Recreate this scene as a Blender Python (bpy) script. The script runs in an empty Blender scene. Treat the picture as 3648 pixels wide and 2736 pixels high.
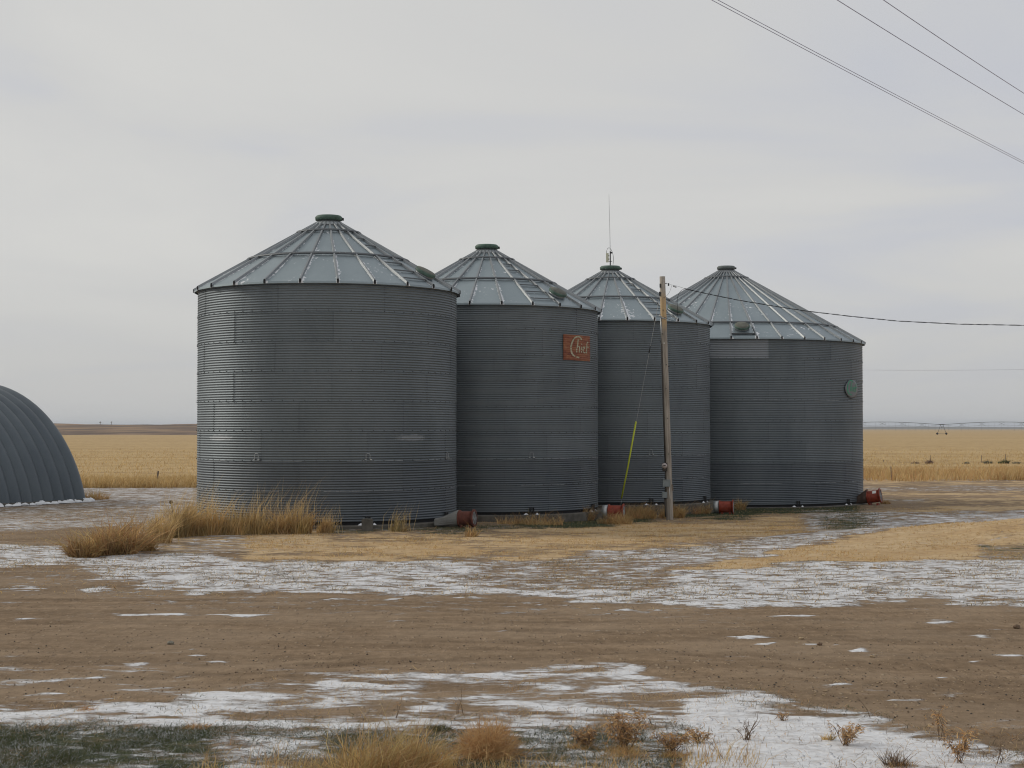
import bpy, math, random
import numpy as np
from mathutils import Vector, Matrix, Euler

random.seed(7)
rng = np.random.default_rng(7)
R = math.radians
PI = math.pi
SC = bpy.context.scene
COL = SC.collection

# ------------------------------------------------------------------ camera
F = 5500.0            # focal length in pixels of the 3648 px wide photograph
CAMZ = 2.6
PITCH = math.atan(157.0 / F)
cam_d = bpy.data.cameras.new('camera')
cam_d.sensor_width = 36.0
cam_d.lens = F / 3648.0 * 36.0
cam_d.clip_start = 0.1
cam_d.clip_end = 30000
cam = bpy.data.objects.new('camera', cam_d)
COL.objects.link(cam)
cam.location = (0, 0, CAMZ)
cam.rotation_euler = (PI / 2 + PITCH, 0, 0)
SC.camera = cam

# ------------------------------------------------------------------ sky and sun
SUN_EL, SUN_AZ = R(30), R(-72)          # low, to the left and a little behind the bins
world = bpy.data.worlds.new('World')
SC.world = world
world.use_nodes = True
wn, wl = world.node_tree.nodes, world.node_tree.links
wn.clear()


def N(nodes, typ, **kw):
    n = nodes.new(typ)
    for k, v in kw.items():
        if hasattr(n, k):
            setattr(n, k, v)
        else:
            n.inputs[k].default_value = v
    return n


out = N(wn, 'ShaderNodeOutputWorld')
sky = N(wn, 'ShaderNodeTexSky', sky_type='NISHITA', sun_disc=False, sun_elevation=SUN_EL, sun_rotation=SUN_AZ)
bg_clear = N(wn, 'ShaderNodeBackground', Strength=0.08)
wl.new(sky.outputs[0], bg_clear.inputs['Color'])
tc = N(wn, 'ShaderNodeTexCoord')
sep = N(wn, 'ShaderNodeSeparateXYZ')
wl.new(tc.outputs['Generated'], sep.inputs[0])
# project the view direction on a flat cloud deck
zc = N(wn, 'ShaderNodeMath', operation='MAXIMUM'); zc.inputs[1].default_value = 0.0
wl.new(sep.outputs['Z'], zc.inputs[0])
za = N(wn, 'ShaderNodeMath', operation='ADD'); za.inputs[1].default_value = 0.12
wl.new(zc.outputs[0], za.inputs[0])
dx = N(wn, 'ShaderNodeMath', operation='DIVIDE'); wl.new(sep.outputs['X'], dx.inputs[0]); wl.new(za.outputs[0], dx.inputs[1])
dy = N(wn, 'ShaderNodeMath', operation='DIVIDE'); wl.new(sep.outputs['Y'], dy.inputs[0]); wl.new(za.outputs[0], dy.inputs[1])
cmb = N(wn, 'ShaderNodeCombineXYZ'); wl.new(dx.outputs[0], cmb.inputs[0]); wl.new(dy.outputs[0], cmb.inputs[1])
nz = N(wn, 'ShaderNodeTexNoise', Scale=0.75, Detail=5.0, Roughness=0.5, Distortion=0.6)
wl.new(cmb.outputs[0], nz.inputs['Vector'])
rmp = N(wn, 'ShaderNodeValToRGB')
e = rmp.color_ramp.elements
e[0].position, e[0].color = 0.34, (0.565, 0.578, 0.618, 1)
e[1].position, e[1].color = 0.66, (0.665, 0.66, 0.64, 1)
m_ = rmp.color_ramp.elements.new(0.5); m_.color = (0.63, 0.628, 0.618, 1)
drift = N(wn, 'ShaderNodeMath', operation='MULTIPLY_ADD'); drift.inputs[1].default_value = -0.20
wl.new(sep.outputs['X'], drift.inputs[0]); wl.new(nz.outputs[0], drift.inputs[2])
wl.new(drift.outputs[0], rmp.inputs[0])
# thin grey stratus near the horizon
hz = N(wn, 'ShaderNodeMapRange', interpolation_type='SMOOTHSTEP'); hz.inputs['From Min'].default_value = 0.0; hz.inputs['From Max'].default_value = 0.13
hz.inputs['To Min'].default_value = 0.75; hz.inputs['To Max'].default_value = 0.0
wl.new(sep.outputs['Z'], hz.inputs[0])
mixh = N(wn, 'ShaderNodeMixRGB'); mixh.inputs[2].default_value = (0.52, 0.522, 0.52, 1)
wl.new(hz.outputs[0], mixh.inputs[0]); wl.new(rmp.outputs[0], mixh.inputs[1])
bg_cloud = N(wn, 'ShaderNodeBackground', Strength=1.0)
wl.new(mixh.outputs[0], bg_cloud.inputs['Color'])
mixs = N(wn, 'ShaderNodeMixShader'); mixs.inputs[0].default_value = 0.96
wl.new(bg_clear.outputs[0], mixs.inputs[1]); wl.new(bg_cloud.outputs[0], mixs.inputs[2])
wl.new(mixs.outputs[0], out.inputs['Surface'])

sun_d = bpy.data.lights.new('sun', 'SUN')
sun_d.energy = 1.5
sun_d.angle = R(12)
sun_d.color = (1.0, 0.93, 0.82)
sun = bpy.data.objects.new('sun', sun_d)
COL.objects.link(sun)
sdir = Vector((math.sin(SUN_AZ) * math.cos(SUN_EL), math.cos(SUN_AZ) * math.cos(SUN_EL), math.sin(SUN_EL)))
sun.rotation_euler = (-sdir).to_track_quat('-Z', 'Y').to_euler()
sun.location = (-20, 40, 40)

SC.view_settings.view_transform = 'Standard'
SC.view_settings.look = 'None'
SC.view_settings.exposure = 0.0
SC.view_settings.gamma = 1.0
SC.view_settings.use_curve_mapping = False
SC.render.engine = 'CYCLES'
SC.cycles.max_bounces = 5
SC.cycles.diffuse_bounces = 2
SC.cycles.glossy_bounces = 3
SC.cycles.transparent_max_bounces = 4
SC.cycles.use_denoising = True
SC.cycles.pixel_filter_type = 'BLACKMAN_HARRIS'
SC.cycles.filter_width = 1.1

# ------------------------------------------------------------------ numeric helpers


def smooth(a, b, x):
    t = np.clip((x - a) / (b - a), 0, 1)
    return t * t * (3 - 2 * t)


def hash2(ix, iy, seed):
    h = (ix.astype(np.int64) * 374761393 + iy.astype(np.int64) * 668265263 + seed * 1442695041) & 0xffffffff
    h = ((h ^ (h >> 13)) * 1274126177) & 0xffffffff
    h = h ^ (h >> 16)
    return (h & 0xffff) / 65535.0


def vnoise(x, y, seed=0):
    x = np.asarray(x, float); y = np.asarray(y, float)
    ix, iy = np.floor(x), np.floor(y)
    fx, fy = x - ix, y - iy
    fx = fx * fx * (3 - 2 * fx); fy = fy * fy * (3 - 2 * fy)
    a = hash2(ix, iy, seed); b = hash2(ix + 1, iy, seed)
    c = hash2(ix, iy + 1, seed); d = hash2(ix + 1, iy + 1, seed)
    return (a * (1 - fx) + b * fx) * (1 - fy) + (c * (1 - fx) + d * fx) * fy


def fbm(x, y, seed=0, o=4):
    s, a, t = 0, 1.0, 0
    for k in range(o):
        s = s + a * vnoise(x * 2 ** k, y * 2 ** k, seed + k * 17)
        t += a; a *= 0.5
    return s / t


def gz(x, y):
    """height of the ground"""
    x = np.asarray(x, float); y = np.asarray(y, float)
    z = -0.5 * smooth(28, 62, y)
    z = z + 0.52 * np.exp(-((x - 14.0) / 5.5) ** 2 - ((y - 37.0) / 3.0) ** 2)
    z = z + 0.22 * (fbm(x * .9, y * .7, 95, 3) - .5) * np.exp(-((x - 13.5) / 5.0) ** 2 - ((y - 36.0) / 3.5) ** 2)
    z = z + 0.16 * np.exp(-((x - 13.0) / 3.5) ** 2 - ((y - 52.0) / 2.2) ** 2)
    z = z + 0.16 * np.exp(-((x + 5.3) / 6.0) ** 2 - ((y - 43.0) / 4.6) ** 2)
    near = 1 - smooth(60, 120, y)
    z = z + near * 0.04 * (fbm(x * 0.3, y * 0.3, 3, 3) - 0.5) + near * 0.025 * (fbm(x * 2.2, y * 2.2, 5, 3) - 0.5)
    return z


def gzf(x, y):
    return float(gz(x, y))


cp, sp_ = math.cos(PITCH), math.sin(PITCH)


def proj(x, y, z):
    zz = z - CAMZ
    f = y * cp + zz * sp_
    u = -y * sp_ + zz * cp
    f = np.where(f < 0.5, 0.5, f)
    return 1824 + F * x / f, 1368 - F * u / f


def ray(px, py):
    xc, yc = (px - 1824) / F, -(py - 1368) / F
    return xc, cp - sp_ * yc, sp_ + cp * yc


def on_ground(px, py):
    dx_, dy_, dz_ = ray(px, py)
    t = 30.0
    for _ in range(40):
        z = gzf(dx_ * t, dy_ * t)
        t2 = (z - CAMZ) / dz_
        t = 0.5 * t + 0.5 * t2
    return Vector((dx_ * t, dy_ * t, gzf(dx_ * t, dy_ * t)))


def at_y(px, py, Y):
    dx_, dy_, dz_ = ray(px, py)
    t = Y / dy_
    return Vector((dx_ * t, Y, CAMZ + dz_ * t))


# ------------------------------------------------------------------ object helpers
def tag(o, label=None, cat=None, group=None, kind=None):
    if label: o['label'] = label
    if cat: o['category'] = cat
    if group: o['group'] = group
    if kind: o['kind'] = kind
    return o


def empty(name, loc, label, cat, group=None, rot=(0, 0, 0)):
    o = bpy.data.objects.new(name, None)
    o.empty_display_size = 0.3
    COL.objects.link(o)
    o.location = loc
    o.rotation_euler = rot
    return tag(o, label, cat, group)


def link(name, me, parent=None, loc=(0, 0, 0), rot=(0, 0, 0)):
    o = bpy.data.objects.new(name, me)
    COL.objects.link(o)
    o.location = loc
    o.rotation_euler = rot
    if parent: o.parent = parent
    return o


class MB:
    def __init__(s):
        s.v, s.f, s.m, s.uv = [], [], [], None

    def add(s, vs, fs, mi=0):
        b = len(s.v)
        s.v += [tuple(v) for v in vs]
        s.f += [tuple(i + b for i in f) for f in fs]
        s.m += [mi] * len(fs)

    def box(s, c, d, M=None, mi=0):
        x, y, z = d[0] / 2, d[1] / 2, d[2] / 2
        vs = [Vector((sx * x, sy * y, sz * z)) for sz in (-1, 1) for sy in (-1, 1) for sx in (-1, 1)]
        if M is not None: vs = [M @ v for v in vs]
        vs = [v + Vector(c) for v in vs]
        s.add(vs, [(0, 2, 3, 1), (4, 5, 7, 6), (0, 1, 5, 4), (2, 6, 7, 3), (0, 4, 6, 2), (1, 3, 7, 5)], mi)

    def bar(s, a, b, w, h=None, mi=0):
        a, b = Vector(a), Vector(b)
        h = h or w
        d = b - a
        q = d.to_track_quat('X', 'Z').to_matrix()
        s.box((a + b) / 2, (d.length, w, h), q, mi)

    def tube(s, pts, rad, n=8, mi=0, cap=True):
        pts = [Vector(p) for p in pts]
        if not hasattr(rad, '__len__'): rad = [rad] * len(pts)
        rings = []
        up = Vector((0, 0, 1))
        for i, p in enumerate(pts):
            d = (pts[min(i + 1, len(pts) - 1)] - pts[max(i - 1, 0)]).normalized()
            ref = up if abs(d.z) < 0.95 else Vector((1, 0, 0))
            a = d.cross(ref).normalized(); b = d.cross(a).normalized()
            rings.append([p + (a * math.cos(2 * PI * k / n) + b * math.sin(2 * PI * k / n)) * rad[i] for k in range(n)])
        vs = [v for r in rings for v in r]
        fs = []
        for i in range(len(pts) - 1):
            for k in range(n):
                k2 = (k + 1) % n
                fs.append((i * n + k, (i + 1) * n + k, (i + 1) * n + k2, i * n + k2))
        if cap:
            fs.append(tuple(range(n)))
            fs.append(tuple((len(pts) - 1) * n + k for k in reversed(range(n))))
        s.add(vs, fs, mi)

    def lathe(s, prof, n=24, M=None, mi=0, c=(0, 0, 0)):
        """prof: (r, z) list, revolved about local Z"""
        vs, fs = [], []
        for (r, z) in prof:
            for k in range(n):
                v = Vector((r * math.cos(2 * PI * k / n), r * math.sin(2 * PI * k / n), z))
                if M is not None: v = M @ v
                vs.append(v + Vector(c))
        for i in range(len(prof) - 1):
            for k in range(n):
                k2 = (k + 1) % n
                fs.append((i * n + k, i * n + k2, (i + 1) * n + k2, (i + 1) * n + k))
        if prof[0][0] > 1e-5: fs.append(tuple(reversed(range(n))))
        if prof[-1][0] > 1e-5: fs.append(tuple((len(prof) - 1) * n + k for k in range(n)))
        s.add(vs, fs, mi)

    def mesh(s, name, mats, smooth_=False):
        me = bpy.data.meshes.new(name)
        me.from_pydata(s.v, [], s.f)
        if not isinstance(mats, (list, tuple)): mats = [mats]
        for m in mats: me.materials.append(m)
        me.polygons.foreach_set('material_index', s.m)
        if smooth_:
            me.polygons.foreach_set('use_smooth', [True] * len(s.f))
        me.update()
        return me

    def build(s, name, mats, parent=None, smooth_=False, loc=(0, 0, 0), rot=(0, 0, 0)):
        return link(name, s.mesh(name, mats, smooth_), parent, loc, rot)


# ------------------------------------------------------------------ materials
def mat(name):
    m = bpy.data.materials.new(name)
    m.use_nodes = True
    nt = m.node_tree
    b = nt.nodes['Principled BSDF']
    return m, nt.nodes, nt.links, b


def simple(name, col, rough=0.7, metal=0.0, var=0.25, scale=6.0, bump=0.0, spec=0.3):
    m, nn, ll, b = mat(name)
    b.inputs['Roughness'].default_value = rough
    b.inputs['Metallic'].default_value = metal
    b.inputs['Specular IOR Level'].default_value = spec
    t = N(nn, 'ShaderNodeTexCoord')
    z = N(nn, 'ShaderNodeTexNoise', Scale=scale, Detail=6.0, Roughness=0.65)
    ll.new(t.outputs['Object'], z.inputs['Vector'])
    r = N(nn, 'ShaderNodeValToRGB')
    r.color_ramp.elements[0].position = 0.3; r.color_ramp.elements[1].position = 0.7
    r.color_ramp.elements[0].color = tuple(c * (1 - var) for c in col) + (1,)
    r.color_ramp.elements[1].color = tuple(min(1, c * (1 + var)) for c in col) + (1,)
    ll.new(z.outputs[0], r.inputs[0]); ll.new(r.outputs[0], b.inputs['Base Color'])
    if bump:
        bp = N(nn, 'ShaderNodeBump', Strength=bump, Distance=0.02)
        ll.new(z.outputs[0], bp.inputs['Height']); ll.new(bp.outputs[0], b.inputs['Normal'])
    return m


def galvanized(name, dark, light, rough=0.5, metal=0.85, frost=None, rustdirt=0.0):
    """weathered zinc: every sheet takes its own tone, blotches run over it"""
    m, nn, ll, b = mat(name)
    g = N(nn, 'ShaderNodeNewGeometry')
    oi = N(nn, 'ShaderNodeObjectInfo')
    mp = N(nn, 'ShaderNodeMapping'); mp.inputs['Scale'].default_value = (1, 1, 0.45)
    ll.new(g.outputs['Position'], mp.inputs[0])
    z1 = N(nn, 'ShaderNodeTexNoise', Scale=0.9, Detail=7.0, Roughness=0.6)
    z2 = N(nn, 'ShaderNodeTexNoise', Scale=14.0, Detail=4.0, Roughness=0.7)
    ll.new(mp.outputs[0], z1.inputs['Vector']); ll.new(g.outputs['Position'], z2.inputs['Vector'])
    a1 = N(nn, 'ShaderNodeMath', operation='MULTIPLY'); a1.inputs[1].default_value = 0.10
    ll.new(oi.outputs['Random'], a1.inputs[0])
    a2 = N(nn, 'ShaderNodeMath', operation='MULTIPLY_ADD'); a2.inputs[1].default_value = 0.75
    ll.new(z1.outputs[0], a2.inputs[0]); ll.new(a1.outputs[0], a2.inputs[2])
    a3 = N(nn, 'ShaderNodeMath', operation='MULTIPLY_ADD'); a3.inputs[1].default_value = 0.25
    ll.new(z2.outputs[0], a3.inputs[0]); ll.new(a2.outputs[0], a3.inputs[2])
    r = N(nn, 'ShaderNodeMapRange'); r.inputs['From Min'].default_value = 0.30; r.inputs['From Max'].default_value = 0.82
    ll.new(a3.outputs[0], r.inputs[0])
    mx = N(nn, 'ShaderNodeMixRGB'); mx.inputs[1].default_value = dark + (1,); mx.inputs[2].default_value = light + (1,)
    ll.new(r.outputs[0], mx.inputs[0])
    b.inputs['Metallic'].default_value = metal
    rr = N(nn, 'ShaderNodeMapRange'); rr.inputs['To Min'].default_value = rough - 0.08; rr.inputs['To Max'].default_value = rough + 0.12
    ll.new(z1.outputs[0], rr.inputs[0]); ll.new(rr.outputs[0], b.inputs['Roughness'])
    last = mx.outputs[0]
    if frost:
        uvn = N(nn, 'ShaderNodeUVMap')
        su = N(nn, 'ShaderNodeSeparateXYZ'); ll.new(uvn.outputs[0], su.inputs[0])
        zf = N(nn, 'ShaderNodeTexNoise', Scale=frost[0], Detail=5.0, Roughness=0.65)
        ll.new(g.outputs['Position'], zf.inputs['Vector'])
        if frost[1] == 'edge':          # snow caught against the raised seams of the roof
            def near(lo, hi, inp):
                k = N(nn, 'ShaderNodeMapRange', interpolation_type='SMOOTHSTEP')
                k.inputs['From Min'].default_value = lo; k.inputs['From Max'].default_value = hi
                k.inputs['To Min'].default_value = 1; k.inputs['To Max'].default_value = 0
                ll.new(inp, k.inputs[0]); return k
            e0 = near(0.02, 0.16, su.outputs['X'])
            fu = N(nn, 'ShaderNodeMath', operation='SUBTRACT'); fu.inputs[0].default_value = 1.0
            ll.new(su.outputs['X'], fu.inputs[1])
            e1 = near(0.02, 0.10, fu.outputs[0])
            mxm = N(nn, 'ShaderNodeMath', operation='MAXIMUM'); ll.new(e0.outputs[0], mxm.inputs[0]); ll.new(e1.outputs[0], mxm.inputs[1])
            big = N(nn, 'ShaderNodeTexNoise', Scale=0.9, Detail=2.0); ll.new(g.outputs['Position'], big.inputs['Vector'])
            ad = N(nn, 'ShaderNodeMath', operation='MULTIPLY_ADD'); ad.inputs[1].default_value = 0.27
            ll.new(mxm.outputs[0], ad.inputs[0]); ll.new(zf.outputs[0], ad.inputs[2])
            ad2 = N(nn, 'ShaderNodeMath', operation='MULTIPLY_ADD'); ad2.inputs[1].default_value = 0.45
            ll.new(big.outputs[0], ad2.inputs[0]); ll.new(ad.outputs[0], ad2.inputs[2])
            fin = ad2; lo, hi = frost[2], frost[2] + 0.05
        else:                            # a blown patch of frost in the middle of the sheet
            vm = N(nn, 'ShaderNodeVectorMath', operation='DISTANCE'); vm.inputs[1].default_value = frost[3]
            vs = N(nn, 'ShaderNodeVectorMath', operation='MULTIPLY'); vs.inputs[1].default_value = (0.7, 1.1, 1)
            ll.new(uvn.outputs[0], vs.inputs[0]); ll.new(vs.outputs[0], vm.inputs[0])
            kk = N(nn, 'ShaderNodeMapRange', interpolation_type='SMOOTHSTEP'); kk.inputs['From Min'].default_value = 0.03; kk.inputs['From Max'].default_value = 0.2
            kk.inputs['To Min'].default_value = 0.5; kk.inputs['To Max'].default_value = 0
            ll.new(vm.outputs['Value'], kk.inputs[0])
            fin = N(nn, 'ShaderNodeMath', operation='ADD'); ll.new(kk.outputs[0], fin.inputs[0]); ll.new(zf.outputs[0], fin.inputs[1])
            lo, hi = frost[2], frost[2] + 0.3
        st = N(nn, 'ShaderNodeMapRange', interpolation_type='SMOOTHSTEP'); st.inputs['From Min'].default_value = lo; st.inputs['From Max'].default_value = hi
        st.inputs['To Max'].default_value = frost[4] if len(frost) > 4 else 1.0
        ll.new(fin.outputs[0], st.inputs[0])
        mf = N(nn, 'ShaderNodeMixRGB'); mf.inputs[2].default_value = (0.72, 0.74, 0.77, 1)
        ll.new(st.outputs[0], mf.inputs[0]); ll.new(last, mf.inputs[1]); last = mf.outputs[0]
        im = N(nn, 'ShaderNodeMapRange'); im.inputs['To Min'].default_value = metal; im.inputs['To Max'].default_value = 0.0
        ll.new(st.outputs[0], im.inputs[0]); ll.new(im.outputs[0], b.inputs['Metallic'])
    ll.new(last, b.inputs['Base Color'])
    bp = N(nn, 'ShaderNodeBump', Strength=0.12, Distance=0.01)
    ll.new(z2.outputs[0], bp.inputs['Height']); ll.new(bp.outputs[0], b.inputs['Normal'])
    return m


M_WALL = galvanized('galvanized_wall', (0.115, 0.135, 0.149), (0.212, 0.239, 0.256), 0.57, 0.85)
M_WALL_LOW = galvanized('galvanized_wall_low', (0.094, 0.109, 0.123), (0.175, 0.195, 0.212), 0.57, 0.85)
M_WALL_LIGHT = galvanized('galvanized_wall_new', (0.20, 0.22, 0.24), (0.30, 0.325, 0.345), 0.5, 0.85)
M_WALL_FROST = galvanized('galvanized_wall_frost', (0.115, 0.135, 0.149), (0.212, 0.239, 0.256), 0.57, 0.85, frost=(9.0, 'spot', 0.62, (0.33, 0.85, 0), 0.17))
M_ROOF = galvanized('galvanized_roof', (0.235, 0.285, 0.31), (0.335, 0.39, 0.415), 0.45, 0.75, frost=(9.0, 'edge', 0.88))
M_RIB = galvanized('galvanized_rib', (0.22, 0.235, 0.25), (0.33, 0.35, 0.36), 0.45, 0.8)
M_HOOP = galvanized('galvanized_hoop', (0.10, 0.11, 0.12), (0.17, 0.18, 0.19), 0.55, 0.7)
M_DARK = simple('dark_rubber', (0.018, 0.018, 0.02), 0.8)
M_GREEN = simple('faded_green_paint', (0.075, 0.125, 0.10), 0.6, var=0.35, scale=5)
M_LID = simple('dull_olive_lid', (0.115, 0.118, 0.098), 0.7, var=0.35)
M_GREYCAP = simple('grey_cap_paint', (0.13, 0.15, 0.15), 0.6)
M_CONC = simple('weathered_concrete', (0.115, 0.107, 0.093), 0.95, var=0.4, scale=3.5, bump=0.4)
M_FROST = simple('thin_frost', (0.30, 0.315, 0.33), 0.8, var=.3, scale=8)
M_DUCT = simple('pale_dull_duct', (0.21, 0.21, 0.20), 0.8, 0.2, var=0.2)
M_SNOW = simple('snow_crust', (0.74, 0.76, 0.79), 0.8, var=0.06, scale=20, bump=0.3)
M_IRON = simple('dark_iron', (0.05, 0.05, 0.052), 0.6, 0.4)
M_BOLT = simple('dull_bolt', (0.07, 0.072, 0.075), 0.6, 0.4)
M_STEEL = simple('dull_zinc', (0.42, 0.43, 0.43), 0.5, 0.7)
M_RED = simple('faded_red_paint', (0.23, 0.036, 0.016), 0.55, var=0.35, scale=9)
M_MAROON = simple('rusty_dark_red_paint', (0.115, 0.038, 0.026), 0.75, var=0.45, scale=8)
M_RUST = simple('rusted_sheet', (0.085, 0.055, 0.042), 0.85, 0.1, var=0.5, scale=6)
M_WHITE = simple('white_label', (0.75, 0.75, 0.73), 0.6, var=0.08)
M_BEIGE = simple('cream_plastic', (0.55, 0.54, 0.42), 0.5, var=0.06)
M_YELLOW = simple('yellow_plastic', (0.55, 0.60, 0.045), 0.5, var=0.1)
M_CABLE = simple('black_cable', (0.02, 0.02, 0.022), 0.7)
M_WIRE = simple('aluminium_wire', (0.38, 0.38, 0.48), 0.5, 0.4)
M_BOX = simple('grey_meter_box', (0.23, 0.26, 0.27), 0.55, 0.2, var=0.12)
M_CONDUIT = simple('dark_conduit', (0.06, 0.052, 0.045), 0.7)
M_LETTER = simple('faded_cream_lettering', (0.40, 0.39, 0.28), 0.8, var=0.45, scale=22)
M_LETTERG = simple('green_lettering', (0.045, 0.30, 0.17), 0.6, var=0.4, scale=18)
M_PLATE = simple('grey_sign_plate', (0.17, 0.18, 0.19), 0.5, 0.3, var=0.15)
M_HUT = galvanized('painted_arch_steel', (0.062, 0.080, 0.098), (0.115, 0.138, 0.155), 0.5, 0.3)
M_POSTW = simple('grey_post_wood', (0.19, 0.155, 0.125), 0.95, var=0.3)


def red_sign_mat():
    m, nn, ll, b = mat('rusting_red_sign')
    t = N(nn, 'ShaderNodeTexCoord')
    mp = N(nn, 'ShaderNodeMapping'); mp.inputs['Scale'].default_value = (1, 1, 3.5)
    ll.new(t.outputs['Object'], mp.inputs[0])
    z = N(nn, 'ShaderNodeTexNoise', Scale=2.6, Detail=8.0, Roughness=0.7); ll.new(mp.outputs[0], z.inputs['Vector'])
    r = N(nn, 'ShaderNodeValToRGB')
    cr = r.color_ramp
    cr.elements[0].position = 0.32; cr.elements[0].color = (0.11, 0.026, 0.02, 1)
    cr.elements[1].position = 0.72; cr.elements[1].color = (0.32, 0.20, 0.105, 1)
    k = cr.elements.new(0.5); k.color = (0.25, 0.082, 0.038, 1)
    k = cr.elements.new(0.6); k.color = (0.28, 0.12, 0.055, 1)
    ll.new(z.outputs[0], r.inputs[0]); ll.new(r.outputs[0], b.inputs['Base Color'])
    b.inputs['Roughness'].default_value = 0.7
    return m


M_SIGN = red_sign_mat()


def wood_mat():
    m, nn, ll, b = mat('weathered_pole_wood')
    t = N(nn, 'ShaderNodeTexCoord')
    mp = N(nn, 'ShaderNodeMapping'); mp.inputs['Scale'].default_value = (9, 9, 0.5)
    ll.new(t.outputs['Object'], mp.inputs[0])
    z = N(nn, 'ShaderNodeTexNoise', Scale=2.2, Detail=8.0, Roughness=0.7); ll.new(mp.outputs[0], z.inputs['Vector'])
    z2 = N(nn, 'ShaderNodeTexNoise', Scale=0.55, Detail=3.0); ll.new(t.outputs['Object'], z2.inputs['Vector'])
    r = N(nn, 'ShaderNodeValToRGB')
    r.color_ramp.elements[0].position = 0.33; r.color_ramp.elements[0].color = (0.17, 0.145, 0.12, 1)
    r.color_ramp.elements[1].position = 0.7; r.color_ramp.elements[1].color = (0.50, 0.45, 0.39, 1)
    ll.new(z.outputs[0], r.inputs[0])
    # worn, still golden wood high on the pole
    sp = N(nn, 'ShaderNodeSeparateXYZ'); ll.new(t.outputs['Object'], sp.inputs[0])
    ds = N(nn, 'ShaderNodeMath', operation='SUBTRACT'); ds.inputs[1].default_value = 6.75; ll.new(sp.outputs['Z'], ds.inputs[0])
    ab = N(nn, 'ShaderNodeMath', operation='ABSOLUTE'); ll.new(ds.outputs[0], ab.inputs[0])
    mr = N(nn, 'ShaderNodeMapRange', interpolation_type='SMOOTHSTEP'); mr.inputs['From Min'].default_value = 0.25; mr.inputs['From Max'].default_value = 0.75
    mr.inputs['To Min'].default_value = 0.75; mr.inputs['To Max'].default_value = 0.0
    ll.new(ab.outputs[0], mr.inputs[0])
    mx = N(nn, 'ShaderNodeMixRGB'); mx.inputs[2].default_value = (0.56, 0.38, 0.18, 1)
    ll.new(mr.outputs[0], mx.inputs[0]); ll.new(r.outputs[0], mx.inputs[1]); ll.new(mx.outputs[0], b.inputs['Base Color'])
    b.inputs['Roughness'].default_value = 0.95
    bp = N(nn, 'ShaderNodeBump', Strength=0.5, Distance=0.01); ll.new(z.outputs[0], bp.inputs['Height']); ll.new(bp.outputs[0], b.inputs['Normal'])
    return m


M_WOOD = wood_mat()


def plant_mat():
    m, nn, ll, b = mat('dry_plant')
    a = N(nn, 'ShaderNodeAttribute', attribute_name='col')
    ll.new(a.outputs['Color'], b.inputs['Base Color'])
    b.inputs['Roughness'].default_value = 0.9
    b.inputs['Specular IOR Level'].default_value = 0.1
    tr = N(nn, 'ShaderNodeBsdfTranslucent'); ll.new(a.outputs['Color'], tr.inputs['Color'])
    mx = N(nn, 'ShaderNodeMixShader'); mx.inputs[0].default_value = 0.38
    o = nn['Material Output']
    ll.new(b.outputs[0], mx.inputs[1]); ll.new(tr.outputs[0], mx.inputs[2]); ll.new(mx.outputs[0], o.inputs['Surface'])
    return m


M_PLANT = plant_mat()


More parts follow.
